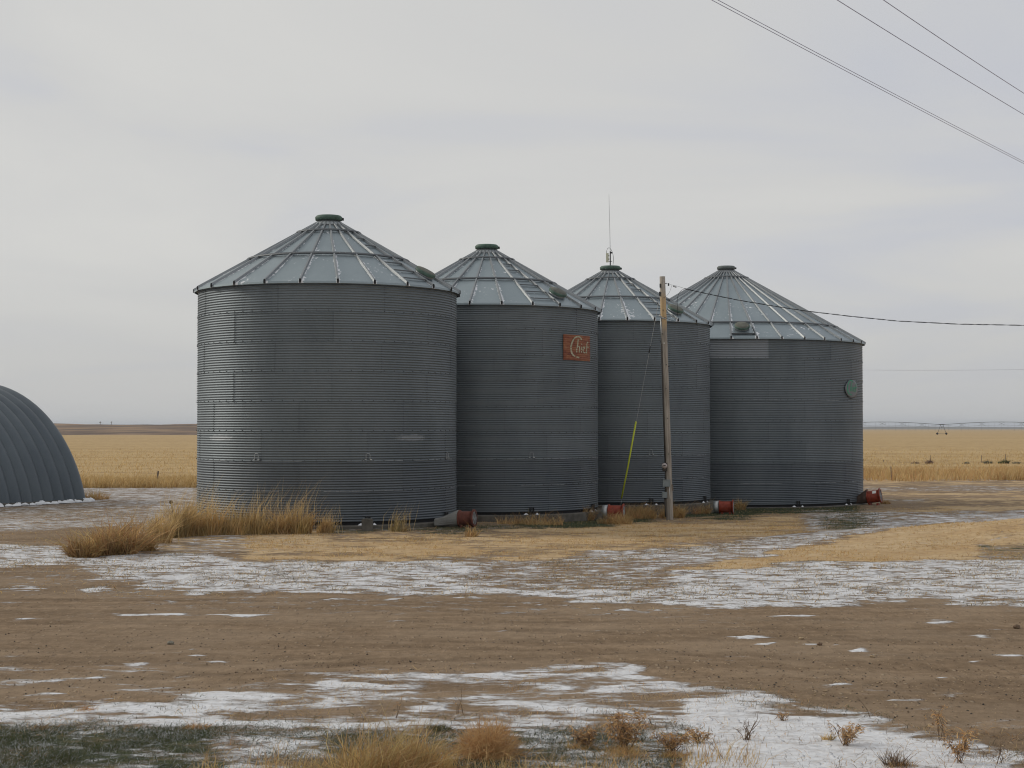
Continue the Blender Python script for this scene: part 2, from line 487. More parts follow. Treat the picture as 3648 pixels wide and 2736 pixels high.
def ground_mat():
    m, nn, ll, b = mat('prairie_ground')
    g = N(nn, 'ShaderNodeNewGeometry')

    def attr(n):
        a = N(nn, 'ShaderNodeAttribute', attribute_name=n); return a.outputs['Fac']

    def mapped(sc):
        k = N(nn, 'ShaderNodeMapping'); k.inputs['Scale'].default_value = sc
        ll.new(g.outputs['Position'], k.inputs[0]); return k.outputs[0]

    def noise(vec, scale, detail=6.0, rough=0.6, dist=0.0):
        k = N(nn, 'ShaderNodeTexNoise', Scale=scale, Detail=detail, Roughness=rough, Distortion=dist)
        ll.new(vec, k.inputs['Vector']); return k.outputs[0]

    def ramp(inp, stops):
        r = N(nn, 'ShaderNodeValToRGB'); el = r.color_ramp.elements
        el[0].position, el[0].color = stops[0][0], stops[0][1] + (1,)
        el[1].position, el[1].color = stops[-1][0], stops[-1][1] + (1,)
        for p, c in stops[1:-1]:
            k = el.new(p); k.color = c + (1,)
        ll.new(inp, r.inputs[0]); return r.outputs[0]

    def rng_(inp, a, b_, c=0.0, d=1.0, sm=True):
        k = N(nn, 'ShaderNodeMapRange', interpolation_type='SMOOTHSTEP' if sm else 'LINEAR')
        for n, v in zip(('From Min', 'From Max', 'To Min', 'To Max'), (a, b_, c, d)): k.inputs[n].default_value = v
        ll.new(inp, k.inputs[0]); return k.outputs[0]

    def mth(op, a, b_):
        k = N(nn, 'ShaderNodeMath', operation=op)
        for i, v in enumerate((a, b_)):
            if isinstance(v, (int, float)): k.inputs[i].default_value = v
            else: ll.new(v, k.inputs[i])
        return k.outputs[0]

    def mix(f, a, b_, blend='MIX'):
        k = N(nn, 'ShaderNodeMixRGB', blend_type=blend)
        for i, v in enumerate((f, a, b_)):
            if isinstance(v, tuple): k.inputs[i].default_value = v + (1,)
            elif isinstance(v, (int, float)): k.inputs[i].default_value = v
            else: ll.new(v, k.inputs[i])
        return k.outputs[0]

    P = g.outputs['Position']
    wide = mapped((1, 1.8, 1))
    n_big = noise(wide, 0.35, 4, 0.55)
    n_mid = noise(wide, 1.6, 7, 0.62, 0.4)
    n_fine = noise(P, 14.0, 6, 0.7)
    n_grit = noise(P, 55.0, 3, 0.7)
    # dirt: packed brown, with grit and wheel tracks along the road
    trk = noise(mapped((0.06, 1.6, 1)), 1.3, 5, 0.55)
    n_rough = noise(mapped((0.8, 0.45, 1)), 9.0, 8, 0.78)
    dsum = mth('ADD', mth('MULTIPLY', n_mid, 0.25), mth('ADD', mth('MULTIPLY', n_rough, 0.45), mth('MULTIPLY', trk, 0.30)))
    dirt = ramp(dsum, [(0.36, (0.12, 0.083, 0.052)), (0.5, (0.215, 0.152, 0.097)), (0.62, (0.32, 0.232, 0.152))])
    dirt = mix(rng_(n_big, 0.40, 0.62, 0, .55), dirt, mix(0.5, dirt, (0.36, 0.28, 0.20)))
    wear = attr('wear')
    dirt = mix(rng_(wear, 0.1, 1.0, 0, .32), dirt, mix(0.6, dirt, (0.085, 0.058, 0.038)))
    dirt = mix(rng_(wear, -0.1, -0.7, 0, .18), dirt, (0.40, 0.30, 0.20))
    vor = N(nn, 'ShaderNodeTexVoronoi', Scale=13.0, Randomness=1.0); ll.new(mapped((1, .4, 1)), vor.inputs['Vector'])
    vsep = N(nn, 'ShaderNodeSeparateColor'); ll.new(vor.outputs['Color'], vsep.inputs[0])
    clod = mth('MULTIPLY', rng_(vor.outputs['Distance'], 0.34, 0.16), rng_(vsep.outputs[0], 0.55, 0.75))
    dirt = mix(mth('MULTIPLY', clod, 0.6), dirt, mix(vsep.outputs[1], (0.12, 0.085, 0.06), (0.44, 0.35, 0.25)))
    grit = rng_(n_grit, 0.58, 0.70)
    dirt = mix(mth('MULTIPLY', grit, 0.45), dirt, (0.36, 0.30, 0.22))
    grit2 = rng_(n_grit, 0.36, 0.26)
    dirt = mix(mth('MULTIPLY', grit2, 0.5), dirt, (0.05, 0.04, 0.03))
    # dead turf
    n_tuft = noise(mapped((1, 1.5, 1)), 5.0, 8, 0.72)
    straw = ramp(n_tuft, [(0.3, (0.29, 0.195, 0.11)), (0.48, (0.50, 0.365, 0.215)), (0.68, (0.67, 0.53, 0.345))])
    straw = mix(rng_(n_big, 0.42, 0.66, 0, .8), straw, (0.82, 0.72, 0.58), 'MULTIPLY')
    straw = mix(0.35, straw, ramp(n_mid, [(0.35, (0.44, 0.30, 0.165)), (0.65, (0.63, 0.475, 0.285))]))
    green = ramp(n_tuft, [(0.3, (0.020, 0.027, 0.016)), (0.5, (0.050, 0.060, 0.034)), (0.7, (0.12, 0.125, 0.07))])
    # stubble field, combed in rows
    rows = noise(mapped((0.05, 1.0, 1)), 0.22, 6, 0.62)
    fl = noise(mapped((0.6, 0.35, 1)), 1.3, 7, 0.75)
    fsum = mth('ADD', mth('MULTIPLY', rows, 0.45), mth('MULTIPLY', fl, 0.55))
    field = ramp(fsum, [(0.36, (0.23, 0.15, 0.075)), (0.46, (0.41, 0.285, 0.14)), (0.62, (0.54, 0.40, 0.215))])
    ts = rng_(mth('ADD', attr('straw'), mth('ADD', mth('MULTIPLY', mth('SUBTRACT', n_tuft, 0.5), 1.1), mth('MULTIPLY', mth('SUBTRACT', n_mid, 0.55), 1.5))), 0.42, 0.78)
    tg = rng_(mth('ADD', attr('green'), mth('MULTIPLY', mth('SUBTRACT', n_mid, 0.5), 1.4)), 0.35, 0.65)
    c = mix(ts, dirt, straw)
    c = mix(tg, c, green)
    c = mix(attr('field'), c, field)
    # wind-blown snow: crisp drifts and thin dustings
    s_a = noise(mapped((0.75, 1.5, 1)), 1.25, 9, 0.60, 0.5)
    s_b = noise(mapped((0.8, 1.5, 1)), 4.5, 6, 0.7, 0.3)
    s_c = noise(mapped((0.7, 1.2, 1)), 2.6, 10, 0.72, 0.4)
    yy = N(nn, 'ShaderNodeSeparateXYZ'); ll.new(P, yy.inputs[0])
    far = mth('MAXIMUM', rng_(yy.outputs['Y'], 17.0, 23.0), rng_(attr('green'), 0.2, 0.5))
    s_n = rng_(mth('ADD', mth('MULTIPLY', s_a, 0.65), mth('MULTIPLY', s_b, 0.35)), 0.32, 0.68, 0, 1, False)
    s_f = rng_(mth('ADD', mth('MULTIPLY', s_c, 0.6), mth('MULTIPLY', n_tuft, 0.4)), 0.36, 0.64, 0, 1, False)
    mxf = N(nn, 'ShaderNodeMix'); ll.new(far, mxf.inputs[0]); ll.new(s_n, mxf.inputs[2]); ll.new(s_f, mxf.inputs[3])
    s_n = mxf.outputs[0]
    s_d = mth('SUBTRACT', attr('snow'), s_n)
    snow = rng_(s_d, -0.09, 0.15)
    thin = rng_(s_d, -0.2, 0.1, 0.0, 0.3)
    scol = mix(rng_(n_fine, 0.35, 0.65), (0.66, 0.675, 0.705), (0.78, 0.79, 0.81))
    c = mix(mth('MULTIPLY', thin, rng_(n_grit, 0.4, 0.6)), c, (0.62, 0.63, 0.65))
    c = mix(mth('MULTIPLY', snow, rng_(n_tuft, 0.32, 0.56, 0.55, 1.0)), c, scol)
    ll.new(c, b.inputs['Base Color'])
    b.inputs['Roughness'].default_value = 0.95
    b.inputs['Specular IOR Level'].default_value = 0.08
    h = mth('ADD', mth('MULTIPLY', n_fine, 0.5), mth('ADD', mth('MULTIPLY', n_tuft, mth('MULTIPLY', ts, 0.7)), mth('MULTIPLY', snow, 0.5)))
    h = mth('ADD', h, mth('ADD', mth('MULTIPLY', n_grit, 0.25), mth('MULTIPLY', clod, 0.45)))
    bp = N(nn, 'ShaderNodeBump', Strength=0.9, Distance=0.045)
    ll.new(h, bp.inputs['Height']); ll.new(bp.outputs[0], b.inputs['Normal'])
    return m


M_GROUND = ground_mat()


def hill_mat(name, a, b_, c, sc):
    m, nn, ll, b = mat(name)
    g = N(nn, 'ShaderNodeNewGeometry')
    mp = N(nn, 'ShaderNodeMapping'); mp.inputs['Scale'].default_value = (0.5, 0.5, 6)
    ll.new(g.outputs['Position'], mp.inputs[0])
    z = N(nn, 'ShaderNodeTexNoise', Scale=sc, Detail=9.0, Roughness=0.68); ll.new(mp.outputs[0], z.inputs['Vector'])
    r = N(nn, 'ShaderNodeValToRGB'); el = r.color_ramp.elements
    el[0].position, el[0].color = 0.38, a + (1,)
    el[1].position, el[1].color = 0.64, c + (1,)
    k = el.new(0.5); k.color = b_ + (1,)
    ll.new(z.outputs[0], r.inputs[0]); ll.new(r.outputs[0], b.inputs['Base Color'])
    b.inputs['Roughness'].default_value = 1.0
    b.inputs['Specular IOR Level'].default_value = 0.0
    return m


M_HILL = hill_mat('sage_hillside', (0.10, 0.085, 0.075), (0.20, 0.152, 0.12), (0.36, 0.26, 0.17), 0.03)
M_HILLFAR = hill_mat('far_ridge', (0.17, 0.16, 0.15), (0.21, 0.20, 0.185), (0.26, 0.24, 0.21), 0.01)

# ------------------------------------------------------------------ ground sheet
exec_axis = []


def axis(segs):
    """segs: (start, end, step0, step1) pieces with a growing step"""
    a = [segs[0][0]]
    for (s, e_, d0, d1) in segs:
        x = s
        while x < e_ - 1e-6:
            t = (x - s) / (e_ - s)
            x = min(e_, x + d0 + (d1 - d0) * t)
            a.append(x)
    return np.array(a)


ys = axis([(-60, 4, 12, 2), (4, 9, 1.0, .2), (9, 20, .10, .12), (20, 48, .14, .22), (48, 110, .3, 1.2), (110, 700, 2, 40), (700, 9000, 60, 900)])
xp = axis([(0, 5, .10, .12), (5, 12, .14, .22), (12, 26, .26, .6), (26, 80, 1, 6), (80, 9000, 10, 900)])
xs = np.concatenate([-xp[:0:-1], xp])
GX, GY = np.meshgrid(xs, ys)
GZ = gz(GX, GY)
PX, PY = proj(GX, GY, gz(0 * GX, GY) * 0 + np.where(GY > 3, -0.5 * smooth(28, 62, GY), 0))
front = GY > 3.0
PX = np.where(front, np.clip(PX, -3000, 7000), 1824); PY = np.where(front, PY, 5000)
WEAR = np.zeros(GX.shape)
for pts in ([(-1200, 2255), (0, 2238), (1200, 2222), (2400, 2250), (3648, 2300), (5000, 2380)], [(-1200, 2345), (0, 2318), (1200, 2295), (2400, 2318), (3648, 2395), (5000, 2500)],
            [(-1200, 2170), (0, 2160), (1500, 2168), (2600, 2195), (3648, 2215), (5000, 2250)], [(1900, 2335), (2300, 2362), (2700, 2425), (3150, 2505), (3648, 2625), (5000, 3000)],
            [(2100, 2290), (2500, 2330), (2900, 2390), (3300, 2460), (3648, 2535), (5000, 2900)], [(-1200, 2470), (0, 2440), (700, 2400), (1300, 2360), (2000, 2330), (2600, 2300), (5000, 2260)]):
    a_ = np.array(pts, float)
    rowc = np.interp(PX, a_[:, 0], a_[:, 1]) + (fbm(GX * .8, GY * .3, 71, 3) - .5) * 14
    yc = CAMZ * F / (rowc - 1525)
    dd = (GY - yc)
    on = front * (1 - smooth(26, 30, GY)) * (.35 + .65 * vnoise(GX * .5, GY * .0 + len(pts), 72))
    if pts[0][0] > 0: on = on * smooth(pts[0][0], pts[1][0], PX)
    WEAR = WEAR + on * (np.exp(-(dd / .16) ** 2) - .7 * np.exp(-((np.abs(dd) - .33) / .13) ** 2))
GZ = GZ - .007 * WEAR
lumps = (fbm(GX * 5, GY * 5, 73, 2) - .5) * (1 - smooth(20, 32, GY))
GZ = GZ + .012 * lumps
jit = (fbm(GX * 0.7, GY * 1.1, 21, 4) - 0.5)
jrow = 3200.0 / np.maximum(GY, 8) ** 1.0          # about a metre of wobble
PYj = PY + jit * np.clip(jrow, 6, 140) * 0.55
A_snow = np.full(GX.shape, 0.15); A_straw = np.full(GX.shape, 0.3); A_green = np.zeros(GX.shape); A_field = np.zeros(GX.shape)


def line(pts):
    a = np.array(pts, float)
    return np.interp(PX, a[:, 0], a[:, 1])


def band(top, bot, soft=8.0, left=-9999, right=9999, sx=40.0):
    """1 between two image rows (arrays or numbers) and two columns, feathered"""
    m = smooth(-soft, soft, PYj - top) * (1 - smooth(-soft, soft, PYj - bot))
    return m * smooth(left - sx, left + sx, PX + jit * 60) * (1 - smooth(right - sx, right + sx, PX + jit * 60))


def paint(m, snow=None, straw=None, green=None, field=None):
    global A_snow, A_straw, A_green, A_field
    if snow is not None: A_snow = A_snow * (1 - m) + snow * m
    if straw is not None: A_straw = A_straw * (1 - m) + straw * m
    if green is not None: A_green = A_green * (1 - m) + green * m
    if field is not None: A_field = A_field * (1 - m) + field * m


r_verge = line([(-400, 2540), (0, 2525), (600, 2490), (900, 2420), (1010, 2395), (1400, 2385), (2200, 2370), (2450, 2430), (2700, 2475), (3000, 2520), (3300, 2590), (3648, 2690), (4200, 2850)])
r_road = line([(-400, 2100), (0, 2095), (400, 2080), (700, 2110), (1200, 2110), (1800, 2125), (2300, 2140), (2700, 2160), (3100, 2155), (3648, 2145), (4200, 2140)])
r_snow = line([(-400, 1930), (0, 1930), (240, 1960), (520, 1975), (620, 1965), (850, 1995), (1250, 1990), (1600, 1997), (1950, 1992), (2150, 1965), (2450, 1945), (2650, 1930), (3000, 1890), (3300, 1850), (3648, 1822), (4200, 1800)])
r_tan = line([(-400, 1860), (700, 1895), (1100, 1915), (1600, 1908), (2000, 1890), (2400, 1855), (3000, 1830), (3200, 1815), (3648, 1800)])
r_field = line([(-3000, 1760), (0, 1735), (320, 1729), (710, 1725), (1800, 1715), (3060, 1705), (3648, 1698), (7000, 1690)])
BIG = 99999
# field and back yard
paint(band(-BIG, r_field, 3), field=1, snow=-0.4)
paint(band(r_field, 1800, 4), snow=0.12, straw=0.8)
paint(band(r_field, 1890, 4, right=720), snow=0.50, straw=0.32, green=0.12)
paint(band(1783, 1850, 8, right=520), snow=0.42, straw=0.3, green=0.35)
paint(band(1893, 1930, 5, right=330), snow=0.05, straw=0.05, green=0)
paint(band(1700, 1713, 3, left=3050), snow=0.36, straw=0.8)
paint(band(1732, 1752, 4, left=3050), snow=0.38, straw=0.35)
paint(band(1772, 1795, 4, left=3120, right=3300), snow=0.42, straw=0.6)
# around the bins
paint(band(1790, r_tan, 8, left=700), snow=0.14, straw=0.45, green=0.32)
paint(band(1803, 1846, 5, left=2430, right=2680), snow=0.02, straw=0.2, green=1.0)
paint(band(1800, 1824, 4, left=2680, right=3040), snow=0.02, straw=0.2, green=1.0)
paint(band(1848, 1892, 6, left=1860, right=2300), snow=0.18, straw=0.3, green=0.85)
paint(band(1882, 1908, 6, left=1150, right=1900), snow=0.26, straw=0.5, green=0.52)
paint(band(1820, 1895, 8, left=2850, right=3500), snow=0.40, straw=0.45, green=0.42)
# tan strip, snowy track behind the mound, snowy verge
paint(band(r_tan, r_snow, 7, left=860), snow=0.10, straw=1.0, green=0.0)
A_straw = np.where(A_straw > .7, A_straw - .35 * smooth(.42, .62, fbm(GX * .55, GY * .9, 81, 3)), A_straw)
paint(band(1822, 1893, 8, left=2850, right=3520), snow=0.46, straw=0.45, green=0.36)
paint(band(1848, 1888, 10, left=2950, right=3090, sx=70), snow=0.34, straw=0.4, green=0.55)
paint(band(1905, 1965, 8, left=860, right=1180), snow=0.24, straw=0.85)
paint(band(r_snow, r_road, 9), snow=0.62, straw=0.38, green=0.06)
paint(band(1895, 1965, 10, left=430, right=880), snow=0.40, straw=0.6, green=0.1)
paint(band(r_snow, r_snow + 55, 9, left=1900), snow=0.55, straw=0.2)
paint(band(1990, 2095, 12, left=1700, right=2500), snow=0.46, straw=0.22)
paint(band(2020, 2100, 10, right=330), snow=0.26, straw=0.1)
crest = line([(2300, 2050), (2430, 2025), (2900, 1955), (3300, 1895), (3648, 1862), (4200, 1850)])
mfoot = line([(2300, 2052), (2500, 2040), (2900, 2003), (3300, 1990), (3648, 2000), (4200, 2010)])
paint(band(crest, mfoot, 9, left=2380), snow=0.10, straw=1.0, green=0)
paint(band(1955, 2010, 8, left=3480), snow=0.3, straw=0.7, green=0.45)
paint(band(mfoot, r_road, 9, left=2400), snow=0.63, straw=0.45, green=0.08)
# road
paint(band(r_road, r_verge, 9), snow=0.115, straw=0.0, green=0)
paint(band(r_road, r_road + 70, 12, left=350, right=2650), snow=0.25)
paint(band(2350, r_verge, 20, right=720), snow=0.30, straw=0.12)
paint(band(2480, r_verge, 25, left=2950), snow=0.2)
jit2 = fbm(GX * 3.0, GY * 6.0, 61, 3) - 0.5
# single wind-laid streaks of snow on the road: column, row, half length, half height
for cx0, cy0, lx, ly in ((520, 2186, 190, 5), (830, 2192, 190, 6), (340, 2100, 80, 10), (80, 2096, 90, 10), (560, 2095, 90, 8), (690, 2115, 60, 8), (1190, 2136, 60, 5), (1400, 2134, 40, 6),
                         (980, 2172, 25, 3), (1415, 2214, 48, 5), (1640, 2127, 30, 4), (2120, 2246, 45, 5), (1790, 2246, 24, 4), (2230, 2172, 40, 6), (2330, 2174, 34, 6), (2050, 2168, 30, 5),
                         (2120, 2168, 32, 4), (2370, 2150, 70, 10), (1930, 2152, 25, 4), (2490, 2176, 24, 4), (2800, 2195, 120, 4), (2655, 2272, 110, 6), (2745, 2291, 45, 4), (2880, 2297, 50, 6), (2965, 2299, 45, 6),
                         (3350, 2216, 62, 11), (3480, 2262, 55, 5), (3050, 2322, 36, 8), (2855, 2372, 20, 4), (3480, 2355, 45, 4), (3600, 2338, 60, 5), (2990, 2442, 56, 9), (3360, 2414, 22, 5),
                         (3020, 2487, 30, 6), (3250, 2495, 120, 6), (3440, 2525, 130, 8), (3560, 2452, 24, 4), (90, 2205, 60, 4), (95, 2372, 36, 5), (130, 2298, 26, 4), (760, 2360, 50, 7), (690, 2335, 40, 4),
                         (480, 2365, 30, 7), (670, 2315, 40, 4), (170, 2470, 80, 9), (190, 2430, 70, 9), (350, 2418, 36, 6), (370, 2488, 36, 6), (60, 2487, 40, 9), (1150, 2415, 130, 17), (1680, 2368, 30, 5)):
    d_ = np.sqrt(((PX - cx0 + jit * 30) / lx) ** 2 + ((PY - cy0 + jit2 * ly * 2.2 + 0.12 * ly * (PX - cx0) / lx) / (ly * 0.85)) ** 2)
    A_snow = np.maximum(A_snow, (1 - smooth(.2, 1.35, d_ + jit2 * .9)) * 0.80 * front)
# near verge
paint(band(r_verge, BIG, 12), snow=0.55, straw=0.3, green=0.12)
paint(band(r_verge, r_verge + 160, 14, left=980, right=2450), snow=0.48, straw=0.3, green=0)
paint(band(r_verge, r_verge + 110, 16, right=950), snow=0.62, straw=0.2, green=0.1)
paint(band(2590, BIG, 25, right=800), snow=0.36, straw=0.2, green=0.62)
paint(band(2600, BIG, 25, left=780, right=1250), snow=0.55, straw=0.35, green=0.4)
paint(band(2590, BIG, 25, left=1780, right=2560), snow=0.54, straw=0.05, green=0.55)
paint(band(r_verge + 60, BIG, 25, left=2450), snow=0.84, straw=0.3, green=0.05)
paint(band(2600, BIG, 25, left=1180, right=1800), snow=0.42, straw=0.3, green=0.5)

# thickness of the drifts
GZ = GZ + 0.02 * np.clip(A_snow - 0.3, 0, 1) * (1 - smooth(25, 60, GY)) * (0.5 + fbm(GX * 1.5, GY * 2, 33, 3))
zone = np.zeros((len(ys) - 1, len(xs) - 1), int)
cpy = PYj[:-1, :-1]; cpx = PX[:-1, :-1]
zone[(cpy > r_road[:-1, :-1]) & (cpy < r_verge[:-1, :-1]) & front[:-1, :-1]] = 1
zone[(cpy < r_field[:-1, :-1]) & front[:-1, :-1]] = 2


def ground_piece(name, z):
    nx = len(xs)
    J, I = np.nonzero(zone == z)
    q = np.stack([J * nx + I, J * nx + I + 1, (J + 1) * nx + I + 1, (J + 1) * nx + I], 1)
    used, inv = np.unique(q, return_inverse=True)
    inv = inv.reshape(q.shape)
    co = np.stack([GX.ravel(), GY.ravel(), GZ.ravel()], 1)[used]
    me = bpy.data.meshes.new(name)
    me.vertices.add(len(used)); me.vertices.foreach_set('co', co.astype(np.float32).ravel())
    me.loops.add(inv.size); me.loops.foreach_set('vertex_index', inv.astype(np.int32).ravel())
    me.polygons.add(len(q)); me.polygons.foreach_set('loop_start', np.arange(0, inv.size, 4, dtype=np.int32))
    me.polygons.foreach_set('use_smooth', np.ones(len(q), bool))
    me.update(calc_edges=True)
    for n, a in (('snow', A_snow), ('straw', A_straw), ('green', A_green), ('field', A_field), ('wear', WEAR)):
        at = me.attributes.new(n, 'FLOAT', 'POINT')
        at.data.foreach_set('value', a.ravel()[used].astype(np.float32))
    me.materials.append(M_GROUND)
    o = link(name, me)
    return tag(o, kind='structure')


ground_piece('ground', 0)
ground_piece('dirt_road', 1)
ground_piece('stubble_field', 2)


# hills
def ridge(name, x0, x1, y0, depth, hfun, material, nx=220, ny=14):
    X = np.linspace(x0, x1, nx); T = np.linspace(0, 1, ny)
    vs, fs = [], []
    for j, t in enumerate(T):
        for i, x in enumerate(X):
            h = hfun(x) * math.sin(min(1, t * 1.0) * PI / 2) ** 0.8
            y = y0 + depth * t + 30 * (float(fbm(np.array(x * .004), np.array(t * 3.), 9, 3)) - .5) * (1 if 0 < j else 0)
            vs.append((x, y, -0.9 + h * (0.9 + 0.2 * float(vnoise(np.array(x * .02), np.array(t * 6.), 4)))))
    for j in range(ny - 1):
        for i in range(nx - 1):
            a = j * nx + i
            fs.append((a, a + 1, a + nx + 1, a + nx))
    mb = MB(); mb.add(vs, fs)
    o = mb.build(name, material, smooth_=True)
    return tag(o, kind='structure')


ridge('hills', -1400, 60, 690, 420, lambda x: 7.0 + 1.2 * math.sin(x * .006 + 1.0) + 3.0 * (float(fbm(np.array(x * .012), np.array(0.), 2, 4)) - .5)
      - max(0, (x + 60) / 120) * 6, M_HILL)
ridge('far_hills', -1200, 3200, 3600, 900, lambda x: 7.0 + 2.0 * math.sin(x * .0018 + .6) - 0.0022 * max(0, x - 900) + 1.5 * (float(fbm(np.array(x * .004), np.array(0.), 8, 4)) - .5), M_HILLFAR)

# ------------------------------------------------------------------ plants


def strands(name, P, D, L, W, bend, col, parent=None, rot=None):
    """a mass of thin tapering blades: base points, unit directions, lengths, widths, bend vectors, colours"""
    n = len(P)
    rv = rng.normal(size=(n, 3)); S = np.cross(D, rv); S /= np.linalg.norm(S, axis=1)[:, None] + 1e-9
    S = S * W[:, None] * 0.5
    Lc = L[:, None]
    mid = P + D * Lc * 0.55 + bend * Lc * 0.22
    tip = P + D * Lc + bend * Lc
    V = np.stack([P - S, P + S, mid + S * .75, mid - S * .75, tip], 1).reshape(-1, 3)
    b = np.arange(n) * 5
    q = np.stack([b, b + 1, b + 2, b + 3], 1); t = np.stack([b + 3, b + 2, b + 4], 1)
    loops = np.concatenate([q, t], 1).ravel()
    starts = np.stack([np.arange(n) * 7, np.arange(n) * 7 + 4], 1).ravel()
    me = bpy.data.meshes.new(name)
    me.vertices.add(len(V)); me.vertices.foreach_set('co', V.astype(np.float32).ravel())
    me.loops.add(len(loops)); me.loops.foreach_set('vertex_index', loops.astype(np.int32))
    me.polygons.add(2 * n); me.polygons.foreach_set('loop_start', starts.astype(np.int32))
    me.update(calc_edges=True)
    ca = me.attributes.new('col', 'FLOAT_COLOR', 'POINT')
    c4 = np.concatenate([np.repeat(col, 5, 0), np.ones((5 * n, 1))], 1)
    ca.data.foreach_set('color', c4.astype(np.float32).ravel())
    me.materials.append(M_PLANT)
    return link(name, me, parent)


STRAW = np.array([(0.62, 0.45, 0.21), (0.54, 0.37, 0.16), (0.68, 0.52, 0.28), (0.46, 0.30, 0.13)])
RUSSET = np.array([(0.52, 0.31, 0.145), (0.58, 0.38, 0.19), (0.43, 0.24, 0.11), (0.62, 0.44, 0.23)])
FROST = np.array([(0.50, 0.52, 0.53), (0.36, 0.38, 0.37), (0.24, 0.26, 0.23)])
GREENS = np.array([(0.075, 0.098, 0.045), (0.055, 0.072, 0.038), (0.12, 0.13, 0.07), (0.18, 0.17, 0.09)])
SAGE = np.array([(0.10, 0.11, 0.085), (0.07, 0.075, 0.06), (0.16, 0.14, 0.10)])
STICK = np.array([(0.20, 0.15, 0.11), (0.13, 0.10, 0.075), (0.28, 0.21, 0.15)])


def pick(pal, n, var=0.18):
    c = pal[rng.integers(0, len(pal), n)]
    return c * rng.uniform(1 - var, 1 + var, (n, 1))


def upright(n, spread):
    d = np.stack([rng.normal(0, spread, n), rng.normal(0, spread, n), np.ones(n)], 1)
    return d / np.linalg.norm(d, axis=1)[:, None]


def droop(n, s, wind=0.12):
    b = rng.normal(0, s, (n, 3)); b[:, 2] = -np.abs(b[:, 2]) * 0.8; b[:, 0] += wind
    return b


def field_of(name, label, n, region, h, w, pal, spread=0.25, bend=0.25, wind=0.1, dens=None):
    """loose cover over an area; region draws (px,row) positions on the photographed ground"""
    x, y = region(n)
    z = gz(x, y)
    k = np.ones(len(x), bool) if dens is None else rng.uniform(size=len(x)) < dens(x, y)
    x, y, z = x[k], y[k], z[k]
    n = len(x)
    P = np.stack([x, y, z - 0.01], 1)
    L = rng.uniform(h[0], h[1], n); W = rng.uniform(w[0], w[1], n)
    o = strands(name, P, upright(n, spread), L, W, droop(n, bend, wind), pick(pal, n))
    return tag(o, label, name.replace('_', ' ').split('.')[0], kind='stuff')


def quad_region(corners):
    """uniform points inside a ground quad given by four image points"""
    c = [on_ground(*p) for p in corners]
    c = [np.array((v.x, v.y)) for v in c]

    def f(n):
        u, v = rng.uniform(size=n), rng.uniform(size=n)
        p = (1 - u)[:, None] * ((1 - v)[:, None] * c[0] + v[:, None] * c[3]) + u[:, None] * ((1 - v)[:, None] * c[1] + v[:, None] * c[2])
        return p[:, 0], p[:, 1]
    return f


def rect_region(x0, x1, y0, y1):
    return lambda n: (rng.uniform(x0, x1, n), rng.uniform(y0, y1, n))


from_grid = {}


def attr_at(x, y, A):
    j = np.clip(np.searchsorted(ys, y) - 1, 0, len(ys) - 1); i = np.clip(np.searchsorted(xs, x) - 1, 0, len(xs) - 1)
    return A[j, i]


clump = lambda x, y, s, sd: smooth(0.42, 0.62, fbm(x * s, y * s, sd, 3))
# short dead turf on the strip before the bins, the mound and the yard
field_of('dead_turf', 'short tan dead turf on the strip before the bins and on the mound', 300000, rect_region(-16, 17, 24, 62), (.03, .085), (.008, .016),
         np.concatenate([STRAW, STRAW, RUSSET[:2]]), .5, .35, .1,
         dens=lambda x, y: np.where(attr_at(x, y, A_straw) > 0.62, 0.9, 0.12) * (np.abs(x) < y * .36 + .5) * (.15 + .85 * clump(x, y, 1.2, 41)))
# stubs poking through the snow of the far verge
field_of('verge_stubs', 'sparse dry grass stubs poking through the snowy far verge', 150000, rect_region(-13, 14, 22, 37), (.02, .09), (.005, .011),
         np.concatenate([STRAW, STICK, GREENS[2:]]), .6, .4, .1,
         dens=lambda x, y: np.where(attr_at(x, y, A_snow) > 0.4, 1, 0) * (np.abs(x) < y * .36 + .5) * (.15 + .85 * clump(x, y, 1.0, 42)))
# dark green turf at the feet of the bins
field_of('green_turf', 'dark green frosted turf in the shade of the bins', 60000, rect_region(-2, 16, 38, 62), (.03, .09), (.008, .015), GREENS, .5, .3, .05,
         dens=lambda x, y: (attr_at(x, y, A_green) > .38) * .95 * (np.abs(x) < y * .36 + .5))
# near verge: green turf and straw
field_of('frosted_turf', 'dark green frosted turf on the near verge', 600000, rect_region(-5.2, 5.2, 9.5, 15.5), (.02, .075), (.003, .006),
         np.concatenate([GREENS, GREENS, SAGE, FROST, FROST[:2]]), .6, .4, .1,
         dens=lambda x, y: np.clip(attr_at(x, y, A_green) * 1.6 - .1, 0, 1) * (.25 + .75 * clump(x, y, 2.2, 43)))
field_of('snow_stubs', 'short dark weed stubs standing in the snow of the near verge', 5200, rect_region(-1.5, 5.2, 10.5, 15), (.03, .10), (.003, .005),
         np.concatenate([STICK, STICK, SAGE, RUSSET[:1]]), .22, .15, .04,
         dens=lambda x, y: (attr_at(x, y, A_snow) > .5) * (.08 + .92 * clump(x, y, 1.3, 48)))
field_of('verge_straw', 'loose dry straw lying in the snow of the near verge', 30000, rect_region(-5.4, 5.6, 9.5, 17), (.03, .13), (.002, .005),
         np.concatenate([STRAW, RUSSET, STICK]), .8, .5, .1,
         dens=lambda x, y: (attr_at(x, y, A_snow) > .3) * clump(x, y, 1.5, 44) * .9)
field_of('weed_litter', 'tangled thin weed litter on the snow at the lower right', 5200, rect_region(1.2, 4.6, 10.6, 13.6), (.03, .13), (.002, .0045),
         np.concatenate([RUSSET, STICK, STICK, STRAW[:2]]), .9, .5, .1, dens=lambda x, y: clump(x, y, 1.6, 49) * .9)
